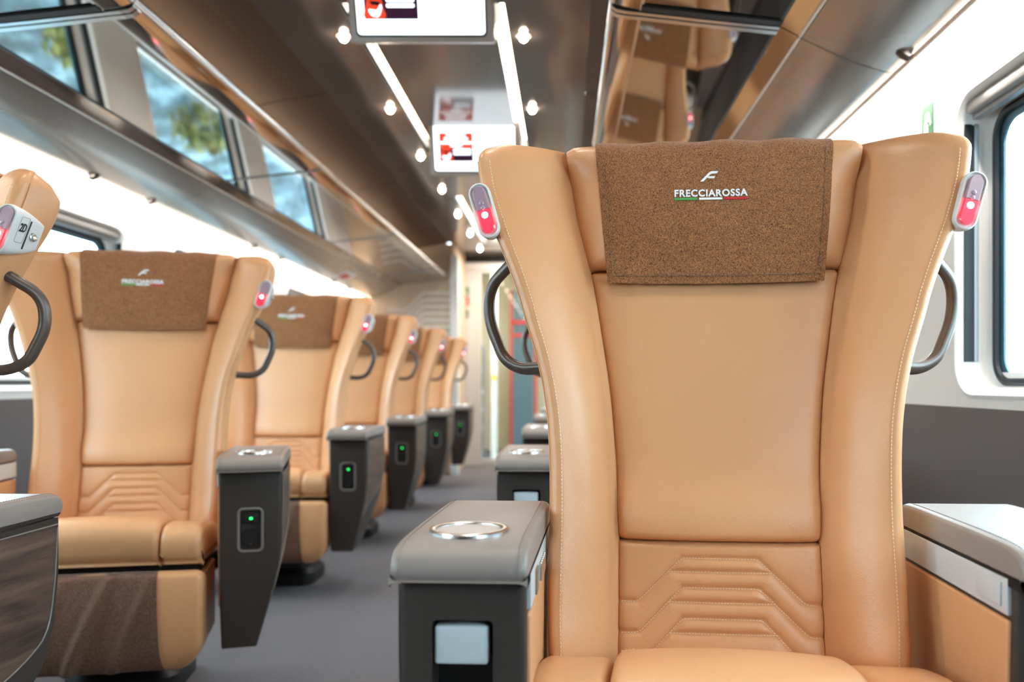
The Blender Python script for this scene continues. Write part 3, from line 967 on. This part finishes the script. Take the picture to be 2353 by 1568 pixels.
WX = 1.455                                   # inner wall face, from the middle
ENDS = [.29 + PIT * k for k in range(0, 5)]  # far ends of the windows
WL = 1.23
side = {-1: 'left', 1: 'right'}
wn = 0
for sg in (-1, 1):
    # white wall panel with rounded window holes, curving in at the top
    mb = MB(); secs = []
    prof = [(WX, .822), (WX, 1.60), (WX - .006, 1.66), (WX - .022, 1.72), (WX - .05, 1.80), (WX - .085, 1.88), (WX - .085, 1.90)]
    out = [(d + .05, z) for d, z in reversed(prof)]
    ring = prof + out
    mb.loft([[(X(sg, d), y, z) for d, z in ring] for y in (Y0, Y1)])
    w = mb.build('wall_' + side[sg], M['white_wall'], None, smooth=50)
    cuts = []
    for e in ENDS:
        q = rrect(e - WL, e, .858, 1.555, .075, 8)
        a, b = sorted((X(sg, WX - .03), X(sg, WX + .09)))
        c = MB(); c.prism(q, a, b, 'yzx'); cuts.append(c)
    cut(w, cuts)
    me = w.data
    if not me.materials: me.materials.append(M['white_wall'])
    me.set_sharp_from_angle(angle=math.radians(40))
    structure(w)
    # grey lower wall
    mb = MB(); a, b = sorted((X(sg, WX - .004), X(sg, WX + .05))); mb.box(a, b, Y0, Y1, 0, .822)
    lo = mb.build('wall_%s_lower' % side[sg], M['dark_wall'], None, smooth=0)
    structure(lo)
    mb = MB()
    a, b = sorted((X(sg, WX - .006), X(sg, WX + .002)))
    n = 1
    for k in range(-1, 5):
        y = 2.26 - 1.65 + PIT * k
        t = MB(); t.box(a, b, y - .002, y + .002, .10, .822); structure(t.build('trim_%d' % n, M['dark_plastic'], lo, smooth=0)); n += 1
    mb = MB(); a, b = sorted((X(sg, WX - .014), X(sg, WX - .004))); mb.box(a, b, Y0, Y1, 0, .09)
    structure(mb.build('baseboard_' + side[sg], M['dark_plastic'], None, smooth=0))
    # windows
    for e in ENDS:
        wn += 1
        f = MB(); secs = []
        for d, gr in ((WX - .003, .014), (WX - .006, .006), (WX - .001, -.002), (WX + .02, -.006), (WX + .055, -.010), (WX + .066, -.022), (WX + .066, -.046)):
            secs.append([(X(sg, d), p, z) for p, z in rrect(e - WL - gr, e + gr, .858 - gr, 1.555 + gr, .075 + gr, 8)])
        for d, gr in ((WX + .075, -.046), (WX + .075, .014)):
            secs.append([(X(sg, d), p, z) for p, z in rrect(e - WL - gr, e + gr, .858 - gr, 1.555 + gr, max(.03, .075 + gr), 8)])
        f.loft(secs, cap=False, ring=True)
        fo = structure(f.build('window_%d' % wn, M['white_wall'], None, smooth=50))
        g = MB(); q = rrect(e - WL + .052, e - .052, .880, 1.505, .055, 8)
        g.tube([(X(sg, WX + .066), p, z) for p, z in q], .010, 8, closed=True); g.build('window_gasket', M['rubber'], fo)
        g = MB(); secs = []
        for gr, d in ((.050, .068), (.072, .072)):
            secs.append([(X(sg, WX + d), p, z) for p, z in rrect(e - WL + gr, e - gr, .858 + gr * .5, 1.555 - gr, .05, 8)])
        for gr, d in ((.072, .078), (.050, .078)):
            secs.append([(X(sg, WX + d), p, z) for p, z in rrect(e - WL + gr, e - gr, .858 + gr * .5, 1.555 - gr, .05, 8)])
        g.loft(secs, cap=False, ring=True); g.build('window_seal', M['teal_seal'], fo)
        g = MB(); q = rrect(e - WL + .03, e - .03, .868, 1.53, .05, 8); a, b = sorted((X(sg, WX + .080), X(sg, WX + .084))); g.prism(q, a, b, 'yzx')
        g.build('window_pane', M['window_glass'], fo, smooth=0)
        bl = MB()                            # roller blind cassette under the top edge
        bl.rbox(*sorted((X(sg, WX + .004), X(sg, WX + .060))), e - WL + .03, e - .03, 1.515, 1.545, .006)
        bl.rbox(*sorted((X(sg, WX + .018), X(sg, WX + .040))), e - WL + .03, e - .03, 1.503, 1.516, .004)
        bl.build('blind_cassette', M['grey_trim'], fo)
        for yy in (e - .006, e - WL + .006):
            gd = MB(); gd.box(*sorted((X(sg, WX + .012), X(sg, WX + .034))), yy - .004, yy + .004, .93, 1.50); gd.build('blind_guide', M['black'], fo, smooth=0)
            gd = MB(); gd.box(*sorted((X(sg, WX + .034), X(sg, WX + .044))), yy - .006, yy + .006, .93, 1.50); gd.build('blind_guide', M['grey_trim'], fo, smooth=0)

# ceiling
CZ = 2.224
mb = MB()
for sg in (-1, 1):
    a, b = sorted((X(sg, .292), X(sg, .600))); mb.box(a, b, Y0, 8.55, CZ, CZ + .02)
CH = [(2.85, 4.66), (5.80, 7.90)]
ys = [Y0] + [v for c in CH for v in c] + [8.55]
for k in range(0, len(ys), 2):
    mb.box(CX - .292, CX + .292, ys[k], ys[k + 1], CZ, CZ + .02)
for a, b in CH:
    mb.box(CX - .244, CX + .244, a, b, CZ + .002, CZ + .02)
structure(mb.build('ceiling', M['ceiling_gloss'], None, smooth=0))
mb = MB()
for a, b in CH:
    for sg in (-1, 1):
        mb.box(*sorted((X(sg, .292), X(sg, .306))), a, b, CZ + .001, 2.32)
        mb.box(*sorted((X(sg, .235), X(sg, .306))), a, b, 2.30, 2.32)
    mb.box(CX - .30, CX + .30, a - .012, a, CZ + .001, 2.32); mb.box(CX - .30, CX + .30, b, b + .012, CZ + .001, 2.32)
structure(mb.build('trim_20', M['grey_trim'], None, smooth=0))
strip_words = {-1: 'left', 1: 'right'}
for ci, (a, b) in enumerate(CH):
    for sg in (-1, 1):
        mb = MB(); mb.rbox(*sorted((X(sg, .266), X(sg, .280))), a + .01, b - .01, 2.284, 2.297, .003)
        o = mb.build('ceiling_strip_light', M['strip_light'], None)
        where = ('between the two hanging screens', 'far beyond the second screen')[ci]
        tag(o, '%s glowing light strip of the ceiling recess %s' % (strip_words[sg], where), 'ceiling light', 'ceiling strip lights')
# sloping brown side panels, one per module
mods = [(-2.7, .45), (.45, 2.12), (2.12, 3.74), (3.74, 5.39), (5.39, 7.04), (7.04, 7.75)]
n = 40
for sg in (-1, 1):
    for a, b in mods:
        mb = MB(); P = [(.600, CZ + .001), (.78, 2.196), (.945, 2.161), (1.08, 2.10), (1.22, 2.02), (1.40, 1.90)]
        P = smoothpath(P, 4)
        secs = [[(X(sg, d), y, z) for d, z in P] + [(X(sg, d + .008), y, z + .02) for d, z in reversed(P)] for y in (a + .005, b - .005)]
        mb.loft(secs); structure(mb.build('trim_%d' % n, M['brown_panel'], None, smooth=50)); n += 1
    mb = MB(); secs = [[(X(sg, d + .012), y, z + .022) for d, z in P] + [(X(sg, d + .02), y, z + .05) for d, z in reversed(P)] for y in (Y0, Y1)]
    mb.loft(secs); structure(mb.build('trim_%d' % n, M['black'], None, smooth=50)); n += 1

# downlights
words = ['nearest', 'second', 'third', 'fourth', 'fifth', 'sixth', 'seventh', 'farthest']
for sg in (-1, 1):
    for k in range(-3, 8):
        y = 3.11 + .822 * k
        mb = MB(); secs = []
        for r_, z in ((.030, CZ + .002), (.030, CZ - .003), (.028, CZ - .004), (.026, CZ - .0015), (.026, CZ + .002)):
            secs.append([(X(sg, .347) + r_ * math.cos(2 * PI * i / 20), y + r_ * math.sin(2 * PI * i / 20), z) for i in range(20)])
        mb.loft(secs)
        d = empty('downlight', (0, 0, 0))
        o = mb.build('bezel', M['grey_trim'], d)
        e = MB(); e.loft([[(X(sg, .347) + .019 * math.cos(q) * math.cos(2 * PI * i / 20), y + .019 * math.cos(q) * math.sin(2 * PI * i / 20), CZ - .002 - .026 * math.sin(q)) for i in range(20)] for q in (0, .3, .6, .9, 1.2, 1.5)])
        e.build('lamp_disc', M['down_light'], d)
        if k >= 0: lab = 'small round ceiling downlight, %s from the camera in the %s row' % (words[k], side[sg])
        else: lab = 'small round ceiling downlight of the %s row outside the picture above the camera' % side[sg]
        tag(d, lab, 'downlight', 'ceiling downlights')
        L = bpy.data.lights.new('downlight_lamp', 'SPOT'); L.energy = 12.0; L.color = (1, .91, .81); L.spot_size = math.radians(108); L.spot_blend = .7; L.shadow_soft_size = .022
        lo = bpy.data.objects.new('downlight_lamp', L); link(lo, d); lo.location = (X(sg, .347), y, CZ - .038)

# luggage racks: one thing per module and side
L1, L2, L3, L4, L5 = (1.375, 1.699), (1.1256, 1.790), (1.070, 1.820), (.7075, 1.860), (.6265, 1.8775)
rack_words = {0: 'nearest module, above and behind the camera', 1: 'module cut off by the top picture edge', 2: 'first whole module below the ceiling screens',
              3: 'second whole module counting from the camera', 4: 'third whole module counting from the camera', 5: 'short last module beside the end wall'}
def strip_solid(mb, P, sg, a, b, th=.010):
    Q = [(d, z + th) for d, z in reversed(P)]
    return mb.loft([[(X(sg, d), y, z) for d, z in P + Q] for y in (a, b)])
for sg in (-1, 1):
    for mi, (a, b) in enumerate(mods):
        g = .0025
        rk = empty('luggage_rack', (0, 0, 0))
        tag(rk, 'mirrored overhead luggage rack on the %s side, %s' % (side[sg], rack_words[mi]), 'luggage rack', 'overhead luggage racks')
        P = [(L1[0], L1[1]), (L1[0] - .004, L1[1] - .004)] + smoothpath([(1.345, 1.700), (1.26, 1.728), (1.18, 1.764), (L2[0] + .006, L2[1] - .003)], 6)
        m_ = MB(); strip_solid(m_, P, sg, a + g, b - g); m_.build('curved_panel', M['bronze_lacquer'], rk, smooth=60)
        m_ = MB(); m_.tube([(X(sg, L2[0]), a + g, L2[1] + .001), (X(sg, L2[0]), b - g, L2[1] + .001)], .0045, 8); m_.build('chrome_bead', M['chrome'], rk)
        m_ = MB(); strip_solid(m_, [(L2[0] - .004, L2[1] + .004), (L3[0] + .003, L3[1] - .001)], sg, a + g, b - g, .006); m_.build('bevel_strip', M['bevel_metal'], rk, smooth=0)
        m_ = MB(); strip_solid(m_, [(L3[0], L3[1] + .001), (L4[0], L4[1] + .001)], sg, a + g, b - g, .006); m_.build('mirror_panel', M['mirror_glass'], rk, smooth=0)
        m_ = MB(); strip_solid(m_, [(L3[0] + .004, L3[1] - .0015), (L3[0] - .004, L3[1] - .0005)], sg, a + g, b - g, .006); m_.build('panel_edge', M['dark_plastic'], rk, smooth=0)
        m_ = MB(); strip_solid(m_, [(L4[0] + .005, L4[1] - .002), (L4[0] - .004, L4[1] - .001)], sg, a + g, b - g, .006); m_.build('panel_bead', M['chrome'], rk, smooth=0)
        P = [(L4[0] - .004, L4[1] + .001), (.668, 1.866), (.645, 1.871), (L5[0] + .006, L5[1])]
        m_ = MB(); strip_solid(m_, P, sg, a + g, b - g, .010); m_.build('front_strip', M['bevel_metal'], rk, smooth=60)
        m_ = MB(); q = [(L5[0] + .012 + .014 * math.cos(t) , L5[1] + .016 + .018 * math.sin(t)) for t in np.linspace(PI * .5, PI * 1.6, 12)] + [(.668, 1.884), (.668, 1.911)]
        m_.loft([[(X(sg, d), y, z) for d, z in q] for y in (a + g, b - g)]); m_.build('front_rail', M['chrome'], rk, smooth=60)
        m_ = MB(); m_.loft([[(X(sg, d), y, z) for d, z in ((1.374, 1.712), (1.13, 1.803), (1.07, 1.832), (.67, 1.877), (.67, 1.905), (1.37, 1.89))] for y in (a + g, b - g)])
        m_.build('shelf_body', M['taupe_plastic'], rk, smooth=0)
        # cross bar at the near end of the module
        wide = .016 if mi == 2 else .006
        m_ = MB()
        bar = [(L3[0] + .004, L3[1] - .003), (.90, 1.8345), (L4[0], L4[1] - .004), (.668, 1.860), (.645, 1.864), (L5[0] + .004, L5[1] - .004)]
        Q = [(d, z + .010) for d, z in reversed(bar)]
        m_.loft([[(X(sg, d), y, z) for d, z in bar + Q] for y in (a + g, a + g + wide)]); m_.build('cross_bar', M['chrome'] if mi == 2 else M['grey_trim'], rk, smooth=0)
        if mi == 2:
            m_ = MB(); m_.loft([[(X(sg, d), y, z - .002) for d, z in bar + Q] for y in (a + g + .020, a + g + .040)]); m_.build('cross_bar', M['chrome'], rk, smooth=0)
            pass
        if mi == 1:
            m_ = MB(); m_.loft([[(X(sg, d), y, z - .001) for d, z in bar[:3] + Q[3:]] for y in (b - .034, b - .006)]); m_.build('dark_gasket', M['black'], rk, smooth=0)
        if mi < 5:
            for yy in ((a + b) / 2 + .25, b - .12) if mi else ():
                m_ = MB(); m_.tube([(X(sg, 1.335), yy, 1.704), (X(sg, 1.345), yy, 1.692), (X(sg, 1.36), yy, 1.684), (X(sg, 1.372), yy, 1.690)], .006, 8, flat=2.0)
                m_.build('coat_hook', M['handle_metal'], rk)
        if mi == 4 and sg < 0:
            m_ = MB(); m_.slab(lambda u, v: (X(sg, 1.30 - .11 * v), 6.30 + .24 * u, 1.7125 - .003 + .047 * v), lambda u, v: (X(sg, 1.30 - .11 * v), 6.30 + .24 * u, 1.7145 + .047 * v), 4, 4)
            st_ = m_.build('sticker', M['sign_white'], rk, smooth=0)
            m_ = MB(); m_.slab(lambda u, v: (X(sg, 1.28 - .06 * v), 6.33 + .16 * u, 1.7175 - .004 + .0256 * v), lambda u, v: (X(sg, 1.28 - .06 * v), 6.33 + .16 * u, 1.7195 - .004 + .0256 * v), 4, 4)
            m_.build('sticker_print', M['sign_red'], st_, smooth=0)

# hanging screens
def screen(yc, zb, label, w=.425, h=.234):
    r = empty('ceiling_screen', (CX + .028, yc + .035, zb))
    r.rotation_euler = (math.radians(20), 0, 0)
    m_ = MB(); hw = w / 2 + .030
    m_.loft([[(p[0], p[1], z) for p in rrect(-hw + i, hw - i, .004 - i * 0, .095, .008, 3)] for z, i in ((-.024, .006), (-.020, .002), (-.014, 0), (h + .012, 0))])
    m_.build('screen_housing', M['screen_case'], r, smooth=40)
    m_ = MB(); m_.prism(rrect(-w / 2, w / 2, 0, h - .002, .012, 4), .0005, .006, 'xzy'); d = m_.build('display', M['screen_white'], r, smooth=0)
    m_ = MB(); m_.prism(rrect(-w / 2 - .006, w / 2 + .006, -.007, h + .0015, .014, 4), .0028, .0075, 'xzy'); m_.build('display_border', M['screen_black'], r, smooth=0)
    x0, x1 = -w / 2 + .026, -w / 2 + .205
    z0, z1, zm = h * .20, h * .83, h * .50
    m_ = MB(); m_.box(x0, x1, -.0006, .001, zm, z1); m_.build('picture_top', M['screen_red'], d, smooth=0)
    m_ = MB(); m_.box(x0, x1, -.0006, .001, z0, zm - .0005); m_.build('picture_bottom', M['screen_navy'], d, smooth=0)
    xm = (x0 + x1) / 2
    for k, (ww, zz) in enumerate(((.10, z1 - .008), (.125, z1 - .026), (.165, z1 - .046), (.06, z1 - .060))):
        m_ = MB(); m_.prism(rrect(xm - ww / 2, xm + ww / 2, zz - .010, zz, .004, 3), -.0012, .0008, 'xzy'); m_.build('text_line', M['screen_white'], d, smooth=0)
    for zz in (zm - .006, zm - .023):
        m_ = MB(); m_.prism(rrect(xm - .015, x1 - .012, zz - .011, zz, .004, 3), -.0012, .0008, 'xzy'); m_.build('text_line', M['screen_white'], d, smooth=0)
    # a red and white train nose
    cx = x0 + .036
    nose = smoothpath([(cx - .034, z0 + .004), (cx + .032, z0 + .004), (cx + .028, z0 + .035), (cx + .016, zm + .004), (cx - .016, zm + .004), (cx - .032, z0 + .035)], 4, closed=True)
    m_ = MB(); m_.prism(nose, -.0012, .0008, 'xzy'); m_.build('train_nose', M['screen_red'], d, smooth=0)
    m_ = MB(); m_.prism(smoothpath([(cx - .02, z0 + .030), (cx - .012, z0 + .012), (cx + .010, z0 + .008), (cx + .022, z0 + .03), (cx + .02, z0 + .045), (cx + .006, z0 + .028)], 4, closed=True), -.0018, .0004, 'xzy'); m_.build('train_face', M['screen_white'], d, smooth=0)
    m_ = MB(); m_.prism([(cx - .018, z0 + .056), (cx + .020, z0 + .053), (cx + .014, z0 + .042), (cx - .010, z0 + .044)], -.0022, .0002, 'xzy'); m_.build('train_windscreen', M['screen_black'], d, smooth=0)
    m_ = MB(); m_.rbox(-.10, .10, .045, .085, h - .02, h + .06, .004); m_.build('screen_bracket', M['grey_trim'], r)
    tag(r, label, 'screen', 'ceiling screens')
    return r
screen(2.66, 2.046, 'large bright ceiling screen cut off by the top picture edge')
screen(4.26, 2.012, 'smaller distant ceiling screen partly behind the foreground headrest')
r = empty('ceiling_sensor', (CX + .085, 2.95, 2.225))
m_ = MB(); m_.tube([(0, 0, .001), (0, 0, -.012)], .020, 16); m_.build('sensor_base', M['sign_white'], r)
for s_ in (-1, 1):
    m_ = MB(); m_.tube([(s_ * .008, 0, -.010), (s_ * .004, 0, -.032)], .004, 8); m_.build('sensor_prong', M['sign_white'], r)
tag(r, 'small white ceiling fitting just below the large screen', 'sensor')

# end wall of the saloon
for sg in (-1, 1):
    mb = MB(); mb.box(*sorted((X(sg, .575), X(sg, 1.55))), Y1, Y1 + .05, 0, 2.22)
    w = structure(mb.build('wall_end_%s' % side[sg], M['partition_beige'], None, smooth=0))
    for k in range(7):
        z = 1.745 - .066 * k
        P = roundpath([(X(sg, .585), Y1 - .006, z), (X(sg, .86 + .0 * k), Y1 - .006, z), (X(sg, 1.02), Y1 - .006, z - .16), (X(sg, 1.20), Y1 - .006, z - .16)], .02, 4)
        s_ = MB(); s_.tube(P, .016, 4, flat=.5, up=(0, 0, 1)); structure(s_.build('wall_slat', M['slat_cream'], w, smooth=0))
    mb = MB(); secs = []
    for z, q in ((0, 0), (2.06, 0), (2.09, .004), (2.105, .012), (2.112, .024)):
        secs.append([(p[0], p[1], z) for p in rrect(X(sg, .560) - .040 + q, X(sg, .560) + .040 - q, Y1 - .05 + q, Y1 + .06 - q, .008, 3)])
    mb.loft(secs)
    structure(mb.build('trim_%d' % (70 + sg), M['white_wall'], None))
mb = MB(); mb.box(CX - 1.55, CX + 1.55, Y0 - .05, Y0, 0, 2.3); structure(mb.build('wall_back', M['brown_panel'], None, smooth=0))

# vestibule beyond
VY = 8.60
mb = MB(); mb.box(CX - 1.0, CX + 1.0, VY - .05, VY + .3, 2.165, 2.32); structure(mb.build('trim_80', M['black'], None, smooth=0))
mb = MB(); mb.rbox(CX - .66, CX + .66, VY - .02, VY + .05, 2.095, 2.165, .01); structure(mb.build('trim_81', M['white_wall'], None))
for sg in (-1, 1):
    mb = MB(); mb.box(*sorted((X(sg, .435), X(sg, .70))), VY, VY + .04, 0, 2.10); structure(mb.build('wall_vestibule_%s' % side[sg], M['door_grey'], None, smooth=0))
    mb = MB(); mb.box(*sorted((X(sg, .56), X(sg, .60))), Y1 + .05, VY, 0, 2.22); structure(mb.build('wall_passage_%s' % side[sg], M['partition_beige'], None, smooth=0))
door = MB()
def frame(mb, x0, x1, z0, z1, y0, y1, t):
    mb.box(x0, x0 + t, y0, y1, z0, z1); mb.box(x1 - t, x1, y0, y1, z0, z1)
    mb.box(x0 + t, x1 - t, y0, y1, z1 - t, z1); mb.box(x0 + t, x1 - t, y0, y1, z0, z0 + t * 1.6)
frame(door, X(-1, .435), X(1, .435), .0, 2.095, VY - .005, VY + .035, .042)
d1 = structure(door.build('door_1', M['door_grey'], None, smooth=0, bevel=.004))
m_ = MB(); m_.box(CX - .393, CX + .393, VY + .012, VY + .018, .067, 2.053); m_.build('door_pane', M['window_glass'], d1, smooth=0)
def sign(x, y, z, s, mt, label, motif):
    r = empty('wall_sign', (x, y, z))
    m_ = MB(); m_.prism(rrect(-s / 2, s / 2, -s / 2, s / 2, s * .08, 3), -.002, .002, 'xzy'); m_.build('sign_plate', M[mt], r, smooth=0)
    m_ = MB()
    for p in motif: m_.prism([(a * s, b * s) for a, b in p], -.003, -.001, 'xzy')
    m_.build('pictogram', M['sign_white'], r, smooth=0)
    tag(r, label, 'sign', 'signs beside the end door')
def disc(cx, cz, r_, n=10): return [(cx + r_ * math.cos(2 * PI * k / n), cz + r_ * math.sin(2 * PI * k / n)) for k in range(n)]
runner = [disc(.08, .30, .09), [(-.12, .18), (.10, .20), (.16, -.02), (.02, -.08), (-.1, .0)], [(.02, -.05), (.14, -.02), (.26, -.2), (.34, -.38), (.22, -.38), (.1, -.18)], [(-.08, -.02), (.04, -.06), (-.12, -.3), (-.36, -.32), (-.36, -.22), (-.18, -.2)]]
ext = [[(-.02, .2), (.2, .2), (.2, -.36), (-.02, -.36)], [(.02, .22), (.14, .22), (.14, .36), (.02, .36)], [(-.3, .1), (-.22, .14), (-.1, .34), (.04, .36), (.04, .28), (-.06, .26), (-.2, .06)]]
box_ = [[(-.3, -.3), (.3, -.3), (.3, -.22), (-.3, -.22)], [(-.26, -.14), (.26, -.14), (.26, .0), (-.26, .0)], [(-.2, .08), (.2, .08), (.0, .34)]]
sign(-1.080, VY - .004, 1.856, .092, 'sign_green', 'green emergency exit sign, topmost of three beside the end door', runner)
sign(-1.080, VY - .004, 1.752, .092, 'sign_red', 'red fire extinguisher sign between two green signs by the end door', ext)
sign(-1.080, VY - .004, 1.614, .082, 'sign_green', 'lower green sign below the red sign by the end door', box_)
# green sign on the right wall
r = empty('wall_sign', (X(1, WX) - .001, 2.10, 1.555))
m_ = MB(); m_.prism(rrect(-.032, .032, -.05, .05, .008, 4), -.002, .002, 'yzx'); m_.build('sign_plate', M['sign_green'], r, smooth=0)
m_ = MB(); m_.prism([(-a, b) for a, b in disc(.004, .016, .012, 14)], -.003, -.0015, 'yzx'); m_.prism([(.014, .004), (.008, .010), (-.006, -.006), (-.010, -.045), (.018, -.045)], -.003, -.0015, 'yzx'); m_.prism([(-.010, .022), (-.016, .020), (-.024, -.006), (-.018, -.01)], -.003, -.0015, 'yzx')
m_.build('pictogram', M['sign_white'], r, smooth=0)
tag(r, 'green safety sign with white figure on the white wall beside the right window', 'sign')

# what stands behind the glass door
VE = 10.6
mb = MB(); mb.box(CX - 1.6, CX + 1.6, VE, VE + .05, 0, 2.4); structure(mb.build('wall_far', M['cream_wall'], None, smooth=0))
for sg in (-1, 1):
    mb = MB(); mb.box(*sorted((X(sg, 1.3), X(sg, 1.35))), VY, VE, 0, 2.4); structure(mb.build('wall_far_%s' % side[sg], M['cream_wall'], None, smooth=0))
mb = MB(); mb.box(CX - 1.35, CX + 1.35, VY + .3, VE, 2.30, 2.34); structure(mb.build('ceiling_vestibule', M['white_wall'], None, smooth=0))
r = empty('luggage_cabinet', (-1.08, 9.75, 0))
m_ = MB(); frame(m_, -.17, .10, .02, 1.33, -.02, .02, .02); m_.build('cabinet_frame', M['grey_trim'], r, smooth=0)
m_ = MB(); m_.box(-.15, .08, .0, .30, .05, 1.31); m_.build('cabinet_back', M['shelf_brown'], r, smooth=0)
for z in (.30, .52, .74, 1.0):
    m_ = MB(); m_.tube([(-.15, -.01, z), (.08, -.01, z + .03)], .010, 8); m_.build('luggage_bar', M['chrome'], r)
tag(r, 'tall brown luggage cabinet with rails behind the glass end door', 'cabinet')
r = empty('vestibule_post', (-.825, 9.3, 0))
m_ = MB(); m_.rbox(-.035, .035, -.03, .03, 0, 2.29, .008); m_.build('post', M['slat_cream'], r)
m_ = MB(); m_.tube([(.0, -.028, .94), (.0, -.042, .94)], .030, 16); m_.build('door_button', M['yellow'], r)
tag(r, 'cream post with a yellow door button seen through the glass door', 'post')
r = empty('vestibule_door', (-.535, 10.2, 0))
m_ = MB(); m_.box(-.13, .13, -.02, .02, 0, 2.05); m_.build('door_leaf', M['door_blue'], r, smooth=0)
for sx_ in (-.155, .155):
    m_ = MB(); m_.rbox(sx_ - .015, sx_ + .015, -.03, .03, 0, 2.05, .006); m_.build('red_edge', M['sign_red'], r)
m_ = MB(); m_.prism(rrect(-.17, .04, 1.62, 1.67, .01, 3), -.036, -.030, 'xzy'); m_.prism(rrect(-.13, .10, 1.46, 1.50, .01, 3), -.036, -.030, 'xzy'); m_.build('red_label', M['sign_red'], r, smooth=0)
tag(r, 'blue grey vestibule door with red edges beside the foreground headrest handle', 'door')
r = empty('vestibule_light', (CX, 9.0, 2.27))
m_ = MB(); m_.rbox(-.35, .35, -.10, .10, -.012, .03, .006); m_.build('light_panel', M['strip_light'], r)
tag(r, 'bright light panel in the vestibule ceiling beyond the end door', 'ceiling light')

# ------------------------------------------------------------------ outside
mb = MB(); mb.box(-60, 60, -40, 60, -1.25, -1.20)
structure(mb.build('ground_outside', M['gravel'], None, smooth=0))
def shrub(x, y, s):
    rng = random.Random(int(x * 100 + y * 10)); m_ = MB()
    for k in range(420):
        a, b = rng.uniform(0, 2 * PI), math.acos(rng.uniform(-.2, 1))
        rr = s * (.55 + .45 * rng.random())
        c = Vector((x + rr * math.sin(b) * math.cos(a), y + rr * math.sin(b) * math.sin(a), -1.2 + s * .3 + rr * .8 * math.cos(b)))
        t = Vector((rng.gauss(0, 1), rng.gauss(0, 1), rng.gauss(0, 1))).normalized(); u = t.orthogonal().normalized(); L = s * .16
        m_.add([c - t * L, c + u * L * .4, c + t * L, c - u * L * .4 + t.cross(u) * L * .1], [(0, 1, 2, 3)])
    m_.tube([(x, y, -1.2), (x, y, -1.2 + s * .7)], s * .06, 8)
    o = m_.build('shrub', M['shrub'], None, smooth=0)
    return o
tag(shrub(-3.9, 7.6, .42), 'yellow green shrub outside the left windows, nearer of two mirrored in the rack', 'shrub')
tag(shrub(-3.8, 10.0, .5), 'yellow green shrub outside the left windows, farther of two mirrored in the rack', 'shrub')

# ------------------------------------------------------------------ light
W = bpy.data.worlds.new('daylight'); SC.world = W; W.use_nodes = True
bg = W.node_tree.nodes['Background']; bg.inputs['Color'].default_value = (.74, .91, 1.0, 1); bg.inputs['Strength'].default_value = 13.0
def area(name, loc, rot, sx, sy, energy, color):
    L = bpy.data.lights.new(name, 'AREA'); L.shape = 'RECTANGLE'; L.size = sx; L.size_y = sy; L.energy = energy; L.color = color
    o = bpy.data.objects.new(name, L); link(o); o.location = loc; o.rotation_euler = rot
    return o
area('vestibule_lamp', (CX, 9.0, 2.245), (0, 0, 0), .6, .16, 26, (1, .93, .82))
area('passage_lamp', (CX, 8.12, 2.215), (0, 0, 0), .5, .3, 16, (1, .93, .84))
for sg in (-1, 1):
    # LED line in the slot between rack and wall, washing the wall
    o = area('cove_light', (X(sg, 1.385), (Y0 + Y1) / 2, 1.722), (0, math.radians(18) * -sg, 0), .016, Y1 - Y0, 46, (1, .93, .84))
    # LED line on top of the rack, washing the brown ceiling slope
    o = area('rack_top_light', (X(sg, 1.06), (Y0 + Y1) / 2, 1.935), (0, PI + math.radians(25) * sg, 0), .02, Y1 - Y0, 26, (1, .70, .45))

SC.view_settings.view_transform = 'Standard'
SC.view_settings.look = 'None'
SC.view_settings.exposure = 0.42
SC.view_settings.gamma = 1.0
SC.view_settings.use_curve_mapping = False
